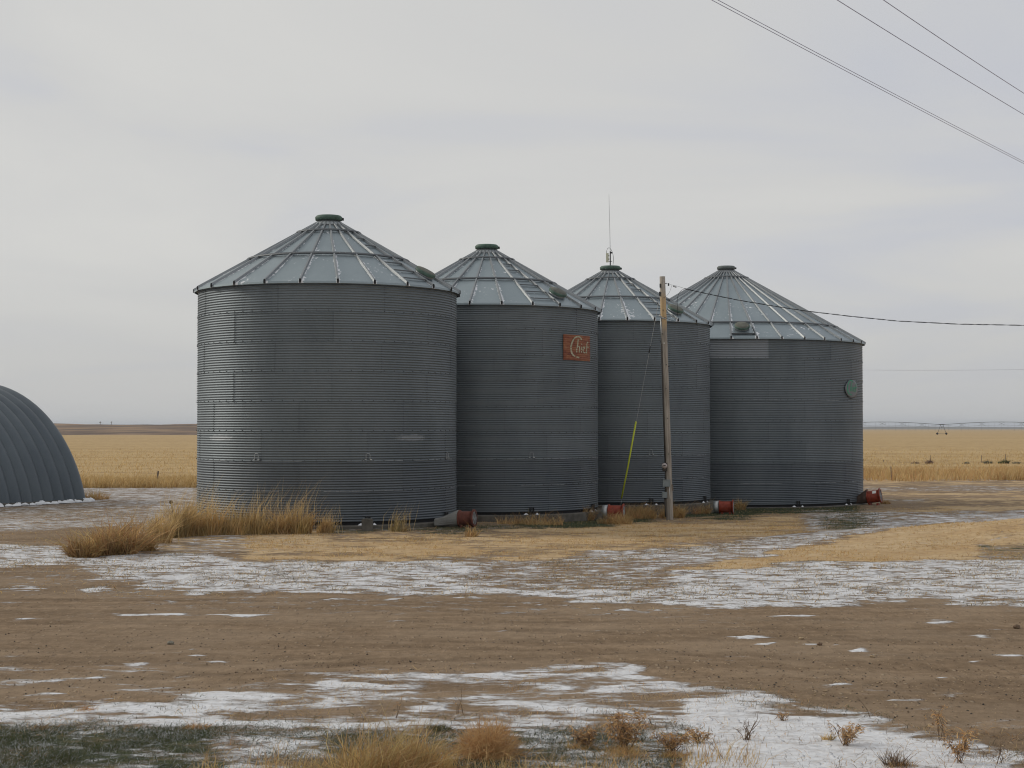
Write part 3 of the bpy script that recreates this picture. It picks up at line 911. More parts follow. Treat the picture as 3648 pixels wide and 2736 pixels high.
field_of('fringe_grass', 'ragged fringe of pale dry grass along the near edge of the verge', 9000, rect_region(-2.4, 1.9, 10.2, 12.3), (.06, .30), (.003, .006),
         np.concatenate([STRAW, STRAW, RUSSET[2:], STICK[2:]]), .28, .3, .12, dens=lambda x, y: clump(x, y, 1.9, 50) * .75)
# tall grass lines along the field
field_of('roadside_grass', 'band of tall golden grass along the edge of the stubble field', 60000, rect_region(-34, -8, 80, 86), (.25, .75), (.02, .04), STRAW, .2, .2, .1,
         dens=lambda x, y: .4 + .6 * clump(x, y, .5, 45))
field_of('ditch_grass', 'band of tall tan grass before the field to the right of the bins', 120000, rect_region(19, 46, 89, 108), (.12, .85), (.02, .045),
         np.concatenate([STRAW, RUSSET[:2]]), .2, .2, .1, dens=lambda x, y: (.15 + .85 * clump(x, y, .4, 46)) * smooth(89, 93, y + 5 * (fbm(x * .4, y * .1, 91, 3) - .5)) * (1 - smooth(99, 108, y)))
field_of('field_stubble', 'cut stalks of the golden stubble field', 120000, rect_region(-60, 75, 87, 260), (.12, .32), (.02, .05), STRAW, .3, .2, .05,
         dens=lambda x, y: ((x < -8) | (x > 17)) * (np.abs(x) < y * .38) * (y > np.where(x > 0, 104, 87)) * (1 - smooth(110, 260, y)) * (.3 + .7 * vnoise(x * .1, y * 1.6, 47)))


def tuft(name, label, cat, loc, n, rad, h, w, pal, spread=.3, bend=.3, wind=.12, group=None, subs=None):
    """one plant: ragged sub-tufts of stems, each with its own height, lean and tint; origin at its foot"""
    m = subs or max(4, int(n / 130))
    ca = rng.uniform(0, 2 * PI, m); cr = rad * np.sqrt(rng.uniform(size=m))
    cx, cy = cr * np.cos(ca), cr * np.sin(ca) * .8
    hs = rng.uniform(.45, 1.15, m) * (1 - .3 * cr / rad); lx, ly = rng.normal(wind * .6, .22, m), rng.normal(0, .18, m)
    tint = rng.uniform(.68, 1.18, (m, 1)) * (1 + rng.normal(0, .025, (m, 3)))
    k = rng.integers(0, m, n)
    sr = rad / math.sqrt(m) * .85
    P = np.stack([cx[k] + rng.normal(0, sr, n), cy[k] + rng.normal(0, sr, n), np.full(n, -.015)], 1)
    if n <= 1000:                       # a small plant stays one close stand
        ua, ur = rng.uniform(0, 2 * PI, n), .62 * rad * np.sqrt(rng.uniform(size=n))
        P[:, 0] = ur * np.cos(ua); P[:, 1] = ur * np.sin(ua) * .8
        k = np.argmin((P[:, :1] - cx[None]) ** 2 + (P[:, 1:2] - cy[None]) ** 2, 1)
    else:
        P[:, :2] = np.clip(P[:, :2], -rad * 1.05, rad * 1.05)
    D = upright(n, spread); D[:, 0] += lx[k]; D[:, 1] += ly[k]
    D[:, :2] += (P[:, :2] - np.stack([cx[k], cy[k]], 1)) / max(sr, .005) * .13
    D /= np.linalg.norm(D, axis=1)[:, None]
    L = (h[0] + (h[1] - h[0]) * rng.uniform(size=n) ** 1.5) * hs[k]; W = rng.uniform(w[0], w[1], n)
    o = strands(name, P, D, L, W, droop(n, bend, wind * .6), np.clip(pick(pal, n, .3) * tint[k], 0, .9))
    o.location = loc
    return tag(o, label, cat, group)


def tumbleweed(name, label, cat, loc, n, rad, pal, flat=.8):
    """round tangle of branching curved twigs"""
    d = rng.normal(size=(n, 3)); d[:, 2] = np.abs(d[:, 2]) * .9; d /= np.linalg.norm(d, axis=1)[:, None]
    k = rng.uniform(.0, .8, n)
    P = d * (k * rad)[:, None]; P[:, 2] = P[:, 2] * flat
    D = d + rng.normal(0, .55, (n, 3)); D /= np.linalg.norm(D, axis=1)[:, None]
    L = rad * rng.uniform(.15, .42, n); W = rng.uniform(.002, .0045, n)
    o = strands(name, P, D, L, W, rng.normal(0, .35, (n, 3)), pick(pal, n))
    o.location = loc
    return tag(o, label, cat)


def stemmed(name, label, cat, loc, stems, pal, h=.3, leaves=40, lsize=.03, lean=.3):
    """a tangle of thin woody stems and side twigs that carry small curled dry leaves"""
    r = empty(name, loc, label, cat)
    mb = MB()
    pts = []
    for i in range(stems):
        a = random.uniform(0, 2 * PI); ln = h * random.uniform(.5, 1.15)
        dxy = Vector((math.cos(a), math.sin(a), 0)) * ln * lean * random.uniform(.2, 1.2)
        c = Vector((random.gauss(0, .07), random.gauss(0, .07), 0)) * h
        p = [Vector((random.uniform(-.04, .04), random.uniform(-.04, .04), -.02)), dxy * .35 + Vector((0, 0, ln * .4)) + c, dxy * .75 + Vector((0, 0, ln * .75)) - c * .6, dxy * 1.15 + Vector((0, 0, ln)) + c]
        mb.tube(p, [.0036, .003, .0022, .001], 4)
        for _ in range(max(1, int(leaves * .6) // stems)):
            k = random.choice((1, 1, 2, 2)); q_ = p[k].lerp(p[k + 1] if k < 3 else p[3], random.random())
            pts.append(q_ + Vector((random.gauss(0, 1), random.gauss(0, 1), random.gauss(0, .6))) * (h * .09))
    mb.build('stem', simple_stick, r, True)
    if leaves:
        P = np.repeat(np.array([tuple(v) for v in pts]), 3, 0); n = len(P)
        P += rng.normal(0, .008, (n, 3))
        D = rng.normal(size=(n, 3)); D[:, 2] += .5; D /= np.linalg.norm(D, axis=1)[:, None]
        o = strands('dry_leaves', P, D, rng.uniform(.5, 1.6, n) * lsize, rng.uniform(.12, .35, n) * lsize, droop(n, .5, .1), pick(np.concatenate([pal, pal, STICK * 1.4]), n, .35), r)
        o['kind'] = 'stuff'
    return r


simple_stick = simple('brown_stick', (0.17, 0.115, 0.075), 0.95, var=.35, scale=12)

# tall grass beside the first bin, clump by clump
tall_spots = [
    (300, 1985, 'reddish tall grass clump at the leftmost end of the tall grass', .34, .75), (360, 1978, 'reddish tall grass clump second from the left end of the tall grass', .36, .85),
    (430, 1975, 'bushy russet grass clump before the snowy patch, between reddish clumps', .38, .95), (500, 1962, 'russet grass clump where the tall grass bends back to the bin', .36, .95),
    (570, 1935, 'tan grass clump behind the russet clumps, left of the first bin', .36, .85), (630, 1915, 'tallest golden grass clump left of the first bin wall', .42, 1.0),
    (690, 1910, 'golden grass clump standing against the left edge of the first bin', .42, 1.0), (760, 1905, 'golden grass clump at the left part of the first bin base', .4, .85),
    (840, 1905, 'golden grass clump before the first bin base, a step right of its edge', .4, .8), (920, 1902, 'golden grass clump at the first bin base, below its left bracket', .4, .85),
    (1000, 1900, 'golden grass clump with long bent stalks before the first bin', .38, .9), (1075, 1900, 'bent tall stalks at the right end of the golden grass', .34, .9),
    (1160, 1898, 'thin low grass clump right of the golden grass at the first bin', .3, .5), (1420, 1893, 'thin stalks of dry grass near the front right of the first bin', .3, .5)]
for i, (px, py, lab, rd, h) in enumerate(tall_spots):
    reddish = i < 4
    n = (950 if i < 10 else 750) if i < 13 else 300
    if i == 13: n = 160
    pal = np.concatenate([RUSSET, STRAW[:2]]) if reddish else np.concatenate([STRAW, STRAW[:1], RUSSET[3:]])
    o = tuft('tall_grass_clump', lab, 'tall grass', on_ground(px, py), n, rd * (1.1 if not reddish else 1.35), (h * .25, h * (1.5 if not reddish else 1.55)), (.010, .022), pal,
             .14 if not reddish else .34, .24 if not reddish else .36, .1, 'tall dry grass beside the first bin')
    if not reddish:
        m = 40
        P = np.stack([rng.normal(0, rd * .6, m), rng.normal(0, rd * .4, m), np.zeros(m)], 1)
        k = strands('seed_stalks', P, upright(m, .1), rng.uniform(h * 1.0, h * 1.75, m), np.full(m, .009), droop(m, .12, .22), pick(STRAW[[0, 2]], m), o)
        k['kind'] = 'stuff'

base_spots = [(2190, 1866, 'dry grass clump before the red fan at the third bin', .38, .36, 520), (2260, 1845, 'dry grass clump between the red fan and the pole', .5, .5, 700),
              (2390, 1845, 'russet grass clump around the foot of the wooden pole', .3, .5, 520), (2460, 1830, 'golden grass clump right of the wooden pole', .5, .55, 650),
              (2530, 1820, 'golden grass clump left of the short red fan', .4, .45, 420), (1680, 1912, 'stalks of dry grass before the maroon fan', .2, .40, 40),
              (1890, 1868, 'thin dry grass at the foundation of the second bin', .7, .35, 260), (2080, 1855, 'dry weed at the right end of the second bin foundation', .4, .45, 200),
              (2640, 1818, 'small golden grass clump right of the short red fan', .18, .35, 150), (2950, 1803, 'low dry grass clump by the fourth bin base', .5, .2, 200),
              (3155, 1795, 'low dry grass at the outlet of the rightmost red fan', .25, .25, 150), (325, 1778, 'dry grass clump at the corner of the arched hut', .5, .45, 300)]
for px, py, lab, rd, h, n in base_spots:
    tuft('dry_grass_clump', lab, 'dry grass', on_ground(px, py), n * 4, rd * 1.25, (h * .4, h * 1.7), (.007, .015), np.concatenate([STRAW, RUSSET[:3]]), .22, .3, .1, 'dry grass clumps at the feet of the bins')

# plants of the near verge
def near(px, py): return on_ground(px, py)


tuft('golden_grass_clump', 'big golden dry grass clump left of the round tumbleweed', 'dry grass', near(1340, 2800), 1700, .32, (.26, .84), (.004, .0085), np.concatenate([STRAW, RUSSET[:2]]), .25, .35, .15)
tuft('golden_grass_clump', 'golden dry grass clump touching the left side of the tumbleweed', 'dry grass', near(1490, 2770), 1000, .24, (.2, .66), (.004, .0085), np.concatenate([STRAW, RUSSET[:2]]), .3, .35, .15)
tuft('golden_grass_clump', 'loose straw clump at the left end of the golden grass', 'dry grass', near(1110, 2790), 700, .36, (.14, .5), (.004, .008), np.concatenate([STRAW, STICK]), .35, .4, .15)
tuft('pale_stalks', 'pale upright stalks between golden grass and tumbleweed', 'dry grass', near(1590, 2745), 130, .12, (.15, .36), (.003, .005), STRAW * 1.1, .16, .12, .05)
tuft('dark_grass_clump', 'dark green grass in the shade under the tumbleweed', 'grass', near(1700, 2735), 1300, .24, (.05, .14), (.003, .006), GREENS, .5, .4, .1)
tumbleweed('tumbleweed', 'round russet tumbleweed on the snowy verge beside golden grass', 'tumbleweed', near(1738, 2700), 5200, .33, RUSSET, 1.0)
tuft('dark_grass_clump', 'dark green grass behind the left shoulder of the tumbleweed', 'grass', near(1560, 2600), 900, .2, (.05, .14), (.003, .006), GREENS, .45, .4, .1)
tuft('straw_mat', 'flattened orange straw clump alone on the green left verge', 'dry grass', near(700, 2595), 900, .19, (.06, .17), (.003, .006), np.concatenate([RUSSET, STRAW]), .8, .5, .2)
tuft('orange_tuft', 'small orange grass tuft at the left edge of the road', 'dry grass', near(300, 2532), 420, .13, (.04, .12), (.003, .006), RUSSET, .5, .4, .1)
tuft('orange_tuft', 'pale reddish tuft among dark green turf on the left verge', 'dry grass', near(140, 2600), 260, .12, (.05, .15), (.003, .006), np.concatenate([RUSSET, STICK]), .4, .4, .1)
tuft('dark_grass_clump', 'dark green clump of turf, rightmost on the left verge', 'grass', near(400, 2660), 1500, .26, (.05, .13), (.003, .006), GREENS, .5, .4, .1)
tuft('dark_grass_clump', 'dark green clump of turf at the lower left corner', 'grass', near(30, 2640), 1300, .24, (.04, .12), (.003, .006), GREENS, .5, .4, .1)
tuft('dark_grass_clump', 'dark green turf clump low between corner and straw mat', 'grass', near(190, 2700), 1400, .26, (.05, .12), (.003, .006), GREENS, .5, .4, .1)
stemmed('dry_weed', 'spiky russet weed in frosted turf right of the tumbleweed', 'weed', near(2080, 2665), 14, RUSSET, .15, 320, .035, .9)
stemmed('dry_weed', 'tall bushy russet weed standing in frosted turf, right of centre', 'weed', near(2225, 2680), 18, RUSSET, .30, 620, .035, .6)
stemmed('dry_weed', 'brown leafy weed beside the dark turf at the snow edge', 'weed', near(2385, 2690), 12, RUSSET, .18, 300, .035, .8)
stemmed('dry_weed', 'curled rusty weed near the dark end of the frosted turf', 'weed', near(2490, 2650), 9, RUSSET, .13, 180, .03, .9)
stemmed('dry_weed', 'small brown weed alone on bright snow, right of centre', 'weed', near(2790, 2570), 8, RUSSET, .09, 90, .022, 1.0)
stemmed('dry_weed', 'sprawling curled weed left of the upright twig bush', 'weed', near(3010, 2660), 14, RUSSET, .2, 320, .03, 1.0)
stemmed('dry_weed', 'thin twiggy weed with bare branches on bright snow', 'weed', near(2660, 2640), 12, STICK, .17, 40, .02, .8)
stemmed('curved_stem', 'single curved brown stem rising at the snow edge', 'weed', near(3105, 2560), 1, RUSSET, .19, 6, .02, .9)
stemmed('tall_weed', 'tall dried weed stalk with curled leaves at the right', 'weed', near(3350, 2640), 3, RUSSET, .30, 90, .03, .15)
stemmed('tall_weed', 'leaning dried weed with drooping leaves near the right edge', 'weed', near(3415, 2720), 6, RUSSET, .25, 220, .035, .5)
stemmed('tall_weed', 'slim dry stalk standing in the snow at the right edge', 'weed', near(3560, 2725), 3, STICK, .22, 40, .02, .3)
tb = tuft('twig_bush', 'upright bush of dark bare twigs at the lower right', 'bush', near(3190, 2732), 170, .13, (.12, .34), (.003, .006), STICK, .42, .14, .08)
tuft('russet_grass_tuft', 'russet grass around the foot of the dark twig bush', 'dry grass', near(3200, 2735), 600, .2, (.04, .15), (.003, .005), np.concatenate([RUSSET, STICK]), .5, .4, .1)
tuft('russet_grass_tuft', 'rusty low grass mat right of the tumbleweed, left of the bushy weed', 'dry grass', near(2080, 2668), 700, .2, (.04, .14), (.003, .005), np.concatenate([RUSSET, STRAW[:2]]), .5, .4, .1)
tuft('russet_grass_tuft', 'rusty grass mat around the tall bushy weed', 'dry grass', near(2240, 2690), 1100, .24, (.05, .20), (.003, .005), np.concatenate([RUSSET, STRAW[:2]]), .5, .4, .1)
tuft('russet_grass_tuft', 'rusty grass mat at the right end of the frosted turf', 'dry grass', near(2400, 2695), 700, .2, (.04, .15), (.003, .005), np.concatenate([RUSSET, STRAW[:2]]), .5, .4, .1)
tuft('straw_bundle', 'short pale straw bundle left of the sprawling weed', 'dry grass', near(2950, 2640), 120, .05, (.06, .14), (.004, .007), STRAW, .3, .2, .1)
stemmed('sapling_stem', 'thin dried stem with few leaves on the snow strip by the road', 'weed', near(1420, 2560), 2, RUSSET, .24, 18, .02, .3)
stemmed('sapling_stem', 'forked dried stem between snow drifts behind the tumbleweed', 'weed', near(1640, 2545), 3, RUSSET, .22, 20, .02, .6)
# dark brush along the field fence
brush = [(3575, 1652, 'round dark green bush on the field edge at the right', .7, .85, GREENS * 1.2, 260), (3520, 1650, 'grey brush left of the dark green bush', .6, .5, SAGE * 1.6, 200),
         (3620, 1650, 'grey brush right of the dark green bush', .5, .55, SAGE * 1.6, 200), (3440, 1655, 'low grey brush further left along the field edge', .5, .4, SAGE * 1.6, 130),
         (3310, 1660, 'small dark brush near the middle of the field edge', .5, .6, STICK, 200), (3260, 1660, 'low brown brush left of the small dark brush', .6, .4, STICK * 1.5, 110)]
for px, py, lab, rd, h, pal, n in brush:
    p = at_y(px, py, 135); p.z = gzf(p.x, p.y)
    tuft('field_brush', lab, 'bush', p, n, rd, (h * .4, h), (.03, .06), pal, .5, .3, .05, 'brush along the edge of the field')
# stones
st = MB()
for i in range(5200):
    px = random.uniform(-100, 3750); py = random.triangular(2120, 2650, 2420)
    p = on_ground(px, py) if i < 0 else None
    y = CAMZ * F / (py - 1525); x = (px - 1824) / F * y
    if attr_at(np.array([x]), np.array([y]), A_snow)[0] > .35: continue
    s = random.choice([.005, .006, .007, .008, .010, .013])
    c = Vector((x, y, gzf(x, y) + s * .25))
    vs = [c + Vector((dx_ * s * random.uniform(.7, 1.3), dy_ * s * random.uniform(.7, 1.3), dz_ * s * random.uniform(.5, .9))) for dx_, dy_, dz_ in ((1, 0, 0), (0, 1, 0), (-1, 0, 0), (0, -1, 0), (0, 0, 1), (0, 0, -1))]
    st.add(vs, [(0, 1, 4), (1, 2, 4), (2, 3, 4), (3, 0, 4), (1, 0, 5), (2, 1, 5), (3, 2, 5), (0, 3, 5)], random.choice([0, 0, 0, 1, 1, 2]))
M_ST = [simple('tan_pebble', (.36, .27, .17), .9), simple('brown_pebble', (.16, .11, .075), .9), simple('dark_pebble', (.05, .045, .04), .9)]
tag(st.build('gravel', M_ST), 'loose pebbles scattered over the dirt road', 'gravel', kind='stuff')


def rock(px, py, s, lab, m, seed):
    random.seed(seed)
    mb = MB(); prof = []
    n, rr = 9, 5
    vs = []
    for i in range(rr + 1):
        t = PI * i / rr
        for k in range(n):
            a = 2 * PI * k / n
            q = random.uniform(.8, 1.15)
            vs.append((math.sin(t) * math.cos(a) * s * q, math.sin(t) * math.sin(a) * s * q * .8, -math.cos(t) * s * .6 * q + s * .35))
    fs = [(i * n + k, i * n + (k + 1) % n, (i + 1) * n + (k + 1) % n, (i + 1) * n + k) for i in range(rr) for k in range(n)]
    mb.add(vs, fs)
    return tag(mb.build('rock', m, loc=on_ground(px, py)), lab, 'rock', 'rocks lying on the dirt road')


M_ROCK = simple('grey_rock', (.20, .185, .15), .9, scale=30, bump=.5)
rock(608, 2296, .045, 'grey flat rock with a snow streak on the left of the road', M_ROCK, 3)
rock(2068, 2355, .03, 'small tan rock near the snow drift tip in the middle', M_ST[0], 4)
rock(2855, 2278, .035, 'tan rock beside a thin snow streak right of centre', M_ST[0], 5)
rock(3108, 2342, .03, 'pale rock right of the snow streaks on the road', M_ST[0], 6)
rock(3622, 2238, .05, 'brown clod with a little snow at the right edge of the road', M_ST[1], 8)
rock(2920, 2298, .035, 'dark clod at a snow streak right of the tan rock', M_ST[1], 9)
random.seed(11)

# ------------------------------------------------------------------ grain bins
RING_N = 8
WAVES = 12
AMP = 0.009
mesh_cache = {}


def wall_mesh(Rb, ns, rh):
    key = ('wall', Rb, ns)
    if key in mesh_cache: return mesh_cache[key]
    arc = 2 * PI / ns + 0.012
    nc = 10 if ns == 8 else 7
    per = 6
    nr = WAVES * per
    vs, fs, uv = [], [], []
    for j in range(nr + 1):
        z = rh * j / nr - 0.012 * (1 - j / nr)
        for i in range(nc + 1):
            a = arc * i / nc
            r = Rb + 0.004 * i / nc + 0.004 * (1 - j / nr) + AMP * math.sin(2 * PI * j / per)
            vs.append((r * math.sin(a), -r * math.cos(a), z)); uv.append((i / nc, j / nr))
    for j in range(nr):
        for i in range(nc):
            q = j * (nc + 1) + i
            fs.append((q, q + 1, q + nc + 2, q + nc + 1))
    mb = MB(); mb.add(vs, fs)
    me = mb.mesh('wall_panel', [M_WALL], True)
    ul = me.uv_layers.new(name='UVMap')
    for l in me.loops: ul.data[l.index].uv = uv[l.vertex_index]
    mesh_cache[key] = me
    return me


def with_mat(me, m):
    key = (me.name, m.name)
    if key not in mesh_cache:
        c = me.copy(); c.materials.clear(); c.materials.append(m); mesh_cache[key] = c
    return mesh_cache[key]


def roof_panel_mesh(re, rn, n, slope, grow):
    key = ('roof', re, n)
    if key in mesh_cache: return mesh_cache[key]
    a = PI / n
    mb = MB()
    rows = [rn, rn + (re - rn) * .25, rn + (re - rn) * .6, re]
    vs, uv = [], []
    for k, r in enumerate(rows):
        for s, u in ((-1, 0), (-.5, .25), (0, .5), (.5, .75), (1, 1)):
            rr = r / math.cos(a * s) * math.cos(a)  # keeps the panel edge straight
            vs.append((r * math.tan(a) * s, -r, (re - r) * slope)); uv.append((u, k / 3))
    fs = []
    for k in range(3):
        for i in range(4):
            q = k * 5 + i
            fs.append((q, q + 5, q + 6, q + 1))
    b = len(vs)
    for s, u in ((-1, 0), (-.5, .25), (0, .5), (.5, .75), (1, 1)):
        vs.append((re * math.tan(a) * s, -re - .004, -.055)); uv.append((u, 1))
    for i in range(4): fs.append((15 + i, b + i, b + i + 1, 16 + i))
    mb.add(vs, fs)
    me = mb.mesh('roof_panel', [M_ROOF])
    ul = me.uv_layers.new(name='UVMap')
    for l in me.loops: ul.data[l.index].uv = uv[l.vertex_index]
    mesh_cache[key] = me
    return me


def rib_mesh(re, rn, n, slope):
    key = ('rib', re, n)
    if key in mesh_cache: return mesh_cache[key]
    mb = MB()
    c = 1 / math.cos(PI / n)
    h, w = .07, .034
    sec = [(-w, 0), (-w * .6, h), (w * .6, h), (w, 0)]
    vs = []
    for r in (rn, re * c + .01):
        for x, z in sec: vs.append((x, -r, (re * c - r) * slope / c + z + (0 if r > rn else 0)))
    mb.add(vs, [(0, 1, 5, 4), (1, 2, 6, 5), (2, 3, 7, 6), (0, 3, 2, 1)])
    r = re * c + .012
    mb.box((0, -r - .008, .0), (.05, .022, .10), mi=1)
    me = mb.mesh('roof_rib', [M_RIB, M_DARK])
    mesh_cache[key] = me
    return me


def ring_mesh(key, r, z, w, h, n):
    key = ('ring', key)
    if key in mesh_cache: return mesh_cache[key]
    mb = MB(); mb.lathe([(r - w, z), (r, z - h * .4), (r + .015, z + h * .2), (r - w * .4, z + h), (r - w, z)], n)
    mb.f = [f for f in mb.f if len(f) == 4]; mb.m = mb.m[:len(mb.f)]
    me = mb.mesh('roof_hoop', [M_HOOP], True)
    mesh_cache[key] = me
    return me


def make_bin(px, Y, Rb, eave_z, base_z, nsheet, nroof, wall_off, roof_t0, hoops, rung_sector, hatch_sector, label, cap_mat, light=(), frost=(), steps=(), anchors=(), rung_r=()):
    x = (px - 1824) / F * Y
    face = math.atan2(-x, Y)            # turns local -Y towards the camera
    root = empty('grain_bin', (x, Y, base_z), label, 'grain bin', 'grain bins standing in a row', (0, 0, -face * -1 if False else math.atan2(x, Y) * -1))
    hgt = eave_z - base_z
    rh = (hgt + 0.015) / RING_N
    me = wall_mesh(Rb, nsheet, rh)
    step = 2 * PI / nsheet
    for k in range(RING_N):             # ring 0 is the top one
        off = wall_off[k]
        for s in range(nsheet):
            m_ = me
            lab = None
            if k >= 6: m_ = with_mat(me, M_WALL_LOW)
            if (k, s) in light: m_ = with_mat(me, M_WALL_LIGHT); lab = 'lighter newer wall sheet'
            if (k, s) in frost: m_ = with_mat(me, M_WALL_FROST); lab = 'wall sheet with a blown patch of frost'
            o = link('wall_panel', m_, root, (0, 0, hgt + 0.015 - rh * (k + 1)), (0, 0, R(off) + s * step))
            if lab: o['label'] = lab
    # bolts along every seam
    mb = MB()
    for k in range(1, RING_N):
        z = hgt - rh * k + .03
        nb = int(2 * PI * Rb / .3)
        for i in range(nb):
            a = 2 * PI * i / nb
            mb.box(((Rb + .019) * math.sin(a), -(Rb + .019) * math.cos(a), z), (.018, .018, .018), Matrix.Rotation(a, 3, 'Z'))
    for k in range(RING_N):
        for s in range(nsheet):
            a = R(wall_off[k]) + s * step + .008
            for q in range(WAVES):
                z = hgt - rh * (k + 1) + rh * (q + .25) / WAVES
                mb.box(((Rb + .019) * math.sin(a), -(Rb + .019) * math.cos(a), z), (.016, .016, .016), Matrix.Rotation(a, 3, 'Z'))
    mb.build('seam_bolts', M_BOLT, root)['kind'] = 'stuff'
    mb = MB()
    for k in ((6, 7) if Rb < 5 else (3, 7)):
        z = hgt + .015 - rh * k
        a = random.uniform(0, .3)
        while a < 2 * PI:
            ln = random.uniform(.1, .7)
            t_ = np.linspace(a, a + ln, 8)
            vs = []
            for t in t_:
                hh = .012 * random.uniform(.4, 1.3)
                vs += [((Rb + .020) * math.sin(t), -(Rb + .020) * math.cos(t), z - .005), ((Rb + .020) * math.sin(t), -(Rb + .020) * math.cos(t), z - .005 + hh)]
            mb.add(vs, [(2 * i, 2 * i + 2, 2 * i + 3, 2 * i + 1) for i in range(7)])
            a += ln + random.uniform(.05, .6)
    mb.build('seam_frost', M_FROST, root)['kind'] = 'stuff'
    # dark foot strip and foundation
    mb = MB(); mb.lathe([(Rb - .03, -.11), (Rb - .03, .02)], 96); mb.f = [f for f in mb.f if len(f) == 4]; mb.m = mb.m[:len(mb.f)]
    mb.build('base_strip', M_DARK, root, True)
    mb = MB(); mb.lathe([(Rb + .16, -1.0), (Rb + .15, -.13), (Rb + .12, -.10), (.01, -.10)], 72)
    mb.build('foundation', M_CONC, root)
    for a in anchors:
        q = Matrix.Rotation(R(a), 3, 'Z')
        mb = MB()
        for sx in (-.055, .055): mb.box(q @ Vector((sx, -Rb - .05, .02)), (.018, .06, .2), q)
        mb.box(q @ Vector((0, -Rb - .03, .12)), (.12, .03, .025), q)
        mb.box(q @ Vector((0, -Rb - .06, -.085)), (.18, .12, .02), q)
        mb.build('anchor_bracket', M_IRON, root)
        mb = MB()
        for sx, w_ in ((.17, .14), (-.2, .2)):
            c = q @ Vector((sx, -Rb - .06, -.085))
            mb.add([c + q @ Vector((w_ * math.cos(t) * .5, .05 * math.sin(t), -.02)) for t in np.linspace(0, 2 * PI, 9)[:-1]] + [c + Vector((0, 0, .045))],
                   [(i, (i + 1) % 8, 8) for i in range(8)])
        mb.build('snow_ridge', M_SNOW, root, True)
    for a, zz in steps:
        q = Matrix.Rotation(R(a), 3, 'Z')
        mb = MB()
        P_ = lambda u, z, d=.03: q @ Vector((u, -Rb - d, zz + z))
        mb.tube([P_(-.055, 0), P_(-.055, .13), P_(-.03, .16), P_(.03, .16), P_(.055, .13), P_(.055, 0)], .007, 6)
        mb.box(P_(-.07, 0), (.045, .04, .025), q); mb.box(P_(.075, 0), (.055, .04, .03), q)
        mb.build('step_bracket', M_STEEL, root)
    # roof
    re, rn, slope = Rb + .11, .36, .582
    sect = 2 * PI / nroof
    pm = roof_panel_mesh(re * math.cos(PI / nroof), rn, nroof, slope, 0)
    rm = rib_mesh(re * math.cos(PI / nroof), rn, nroof, slope)
    for s in range(nroof):
        link('roof_panel', pm, root, (0, 0, hgt), (0, 0, R(roof_t0) + (s + .5) * sect))
        link('roof_rib', rm, root, (0, 0, hgt), (0, 0, R(roof_t0) + s * sect))
    for i, hr in enumerate(hoops):
        link('roof_hoop', ring_mesh((Rb, i), hr, (re - hr) * slope + .045, .05, .05, nroof * 2), root, (0, 0, hgt))
    top = hgt + (re - rn) * slope
    mb = MB(); mb.lathe([(rn + .12, top - hgt - .07 + hgt), (rn + .1, top - .01), (rn - .02, top + .05), (rn - .06, top + .13)], 36)
    mb.f = [f for f in mb.f if len(f) == 4]; mb.m = mb.m[:len(mb.f)]
    mb.build('roof_neck', M_RIB, root, True)
    mb = MB(); mb.lathe([(rn - .03, top + .09), (rn + .02, top + .10), (rn + .03, top + .19), (rn - .02, top + .235), (.01, top + .26)], 36)
    cap = mb.build('roof_cap', cap_mat, root, True)
    mb = MB(); mb.box((rn + .045, -.02, top + .14), (.05, .07, .07)); mb.build('cap_latch', M_IRON, cap)
    # ladder rungs lying on one panel
    ac = R(roof_t0) + (rung_sector + .5) * sect
    q = Matrix.Rotation(ac, 3, 'Z')
    for r_ in rung_r:
        w_ = 2 * r_ * math.tan(sect / 2) - .05
        z = hgt + (re - r_) * slope
        mb = MB()
        mb.box(q @ Vector((0, -r_, z + .035)), (w_, .04, .03), q)
        mb.build('roof_rung', M_HOOP, root)
    # filling hatch
    ac = R(roof_t0) + (hatch_sector + .5) * sect
    tilt = math.atan(slope)
    hr = re - .62 if Rb < 5 else re - .66
    z = hgt + (re - hr) * slope
    T = Matrix.Rotation(ac, 3, 'Z') @ Matrix.Rotation(tilt, 3, 'X')
    c = Matrix.Rotation(ac, 3, 'Z') @ Vector((0, -hr, z + .0))
    mb = MB(); mb.lathe([(.27, -.02), (.27, .08), (.24, .08)], 28, T, c=c)
    hb = mb.build('fill_hatch', M_RIB, root, True)
    mb = MB(); mb.lathe([(.295, .07), (.30, .13), (.29, .15), (.27, .16)], 28, T, c=c)
    mb.f = [f for f in mb.f if len(f) == 4]; mb.m = mb.m[:len(mb.f)]
    hl = mb.build('hatch_rim', M_GREEN, hb, True)
    mb = MB(); mb.lathe([(.285, .135), (.27, .165), (.15, .185), (.01, .19)], 28, T, c=c)
    mb.build('hatch_lid', M_LID, hb, True)
    if Rb > 5:
        mb = MB()
        mb.box(Matrix.Rotation(ac, 3, 'Z') @ Vector((0, -re + .22, hgt + .22 * slope + .03)), (.9, .05, .05), T)
        mb.build('hatch_rail', M_HOOP, root)
    return root, rh, hgt, re, slope, top


def offs(seq, step): return [v % step for v in seq]


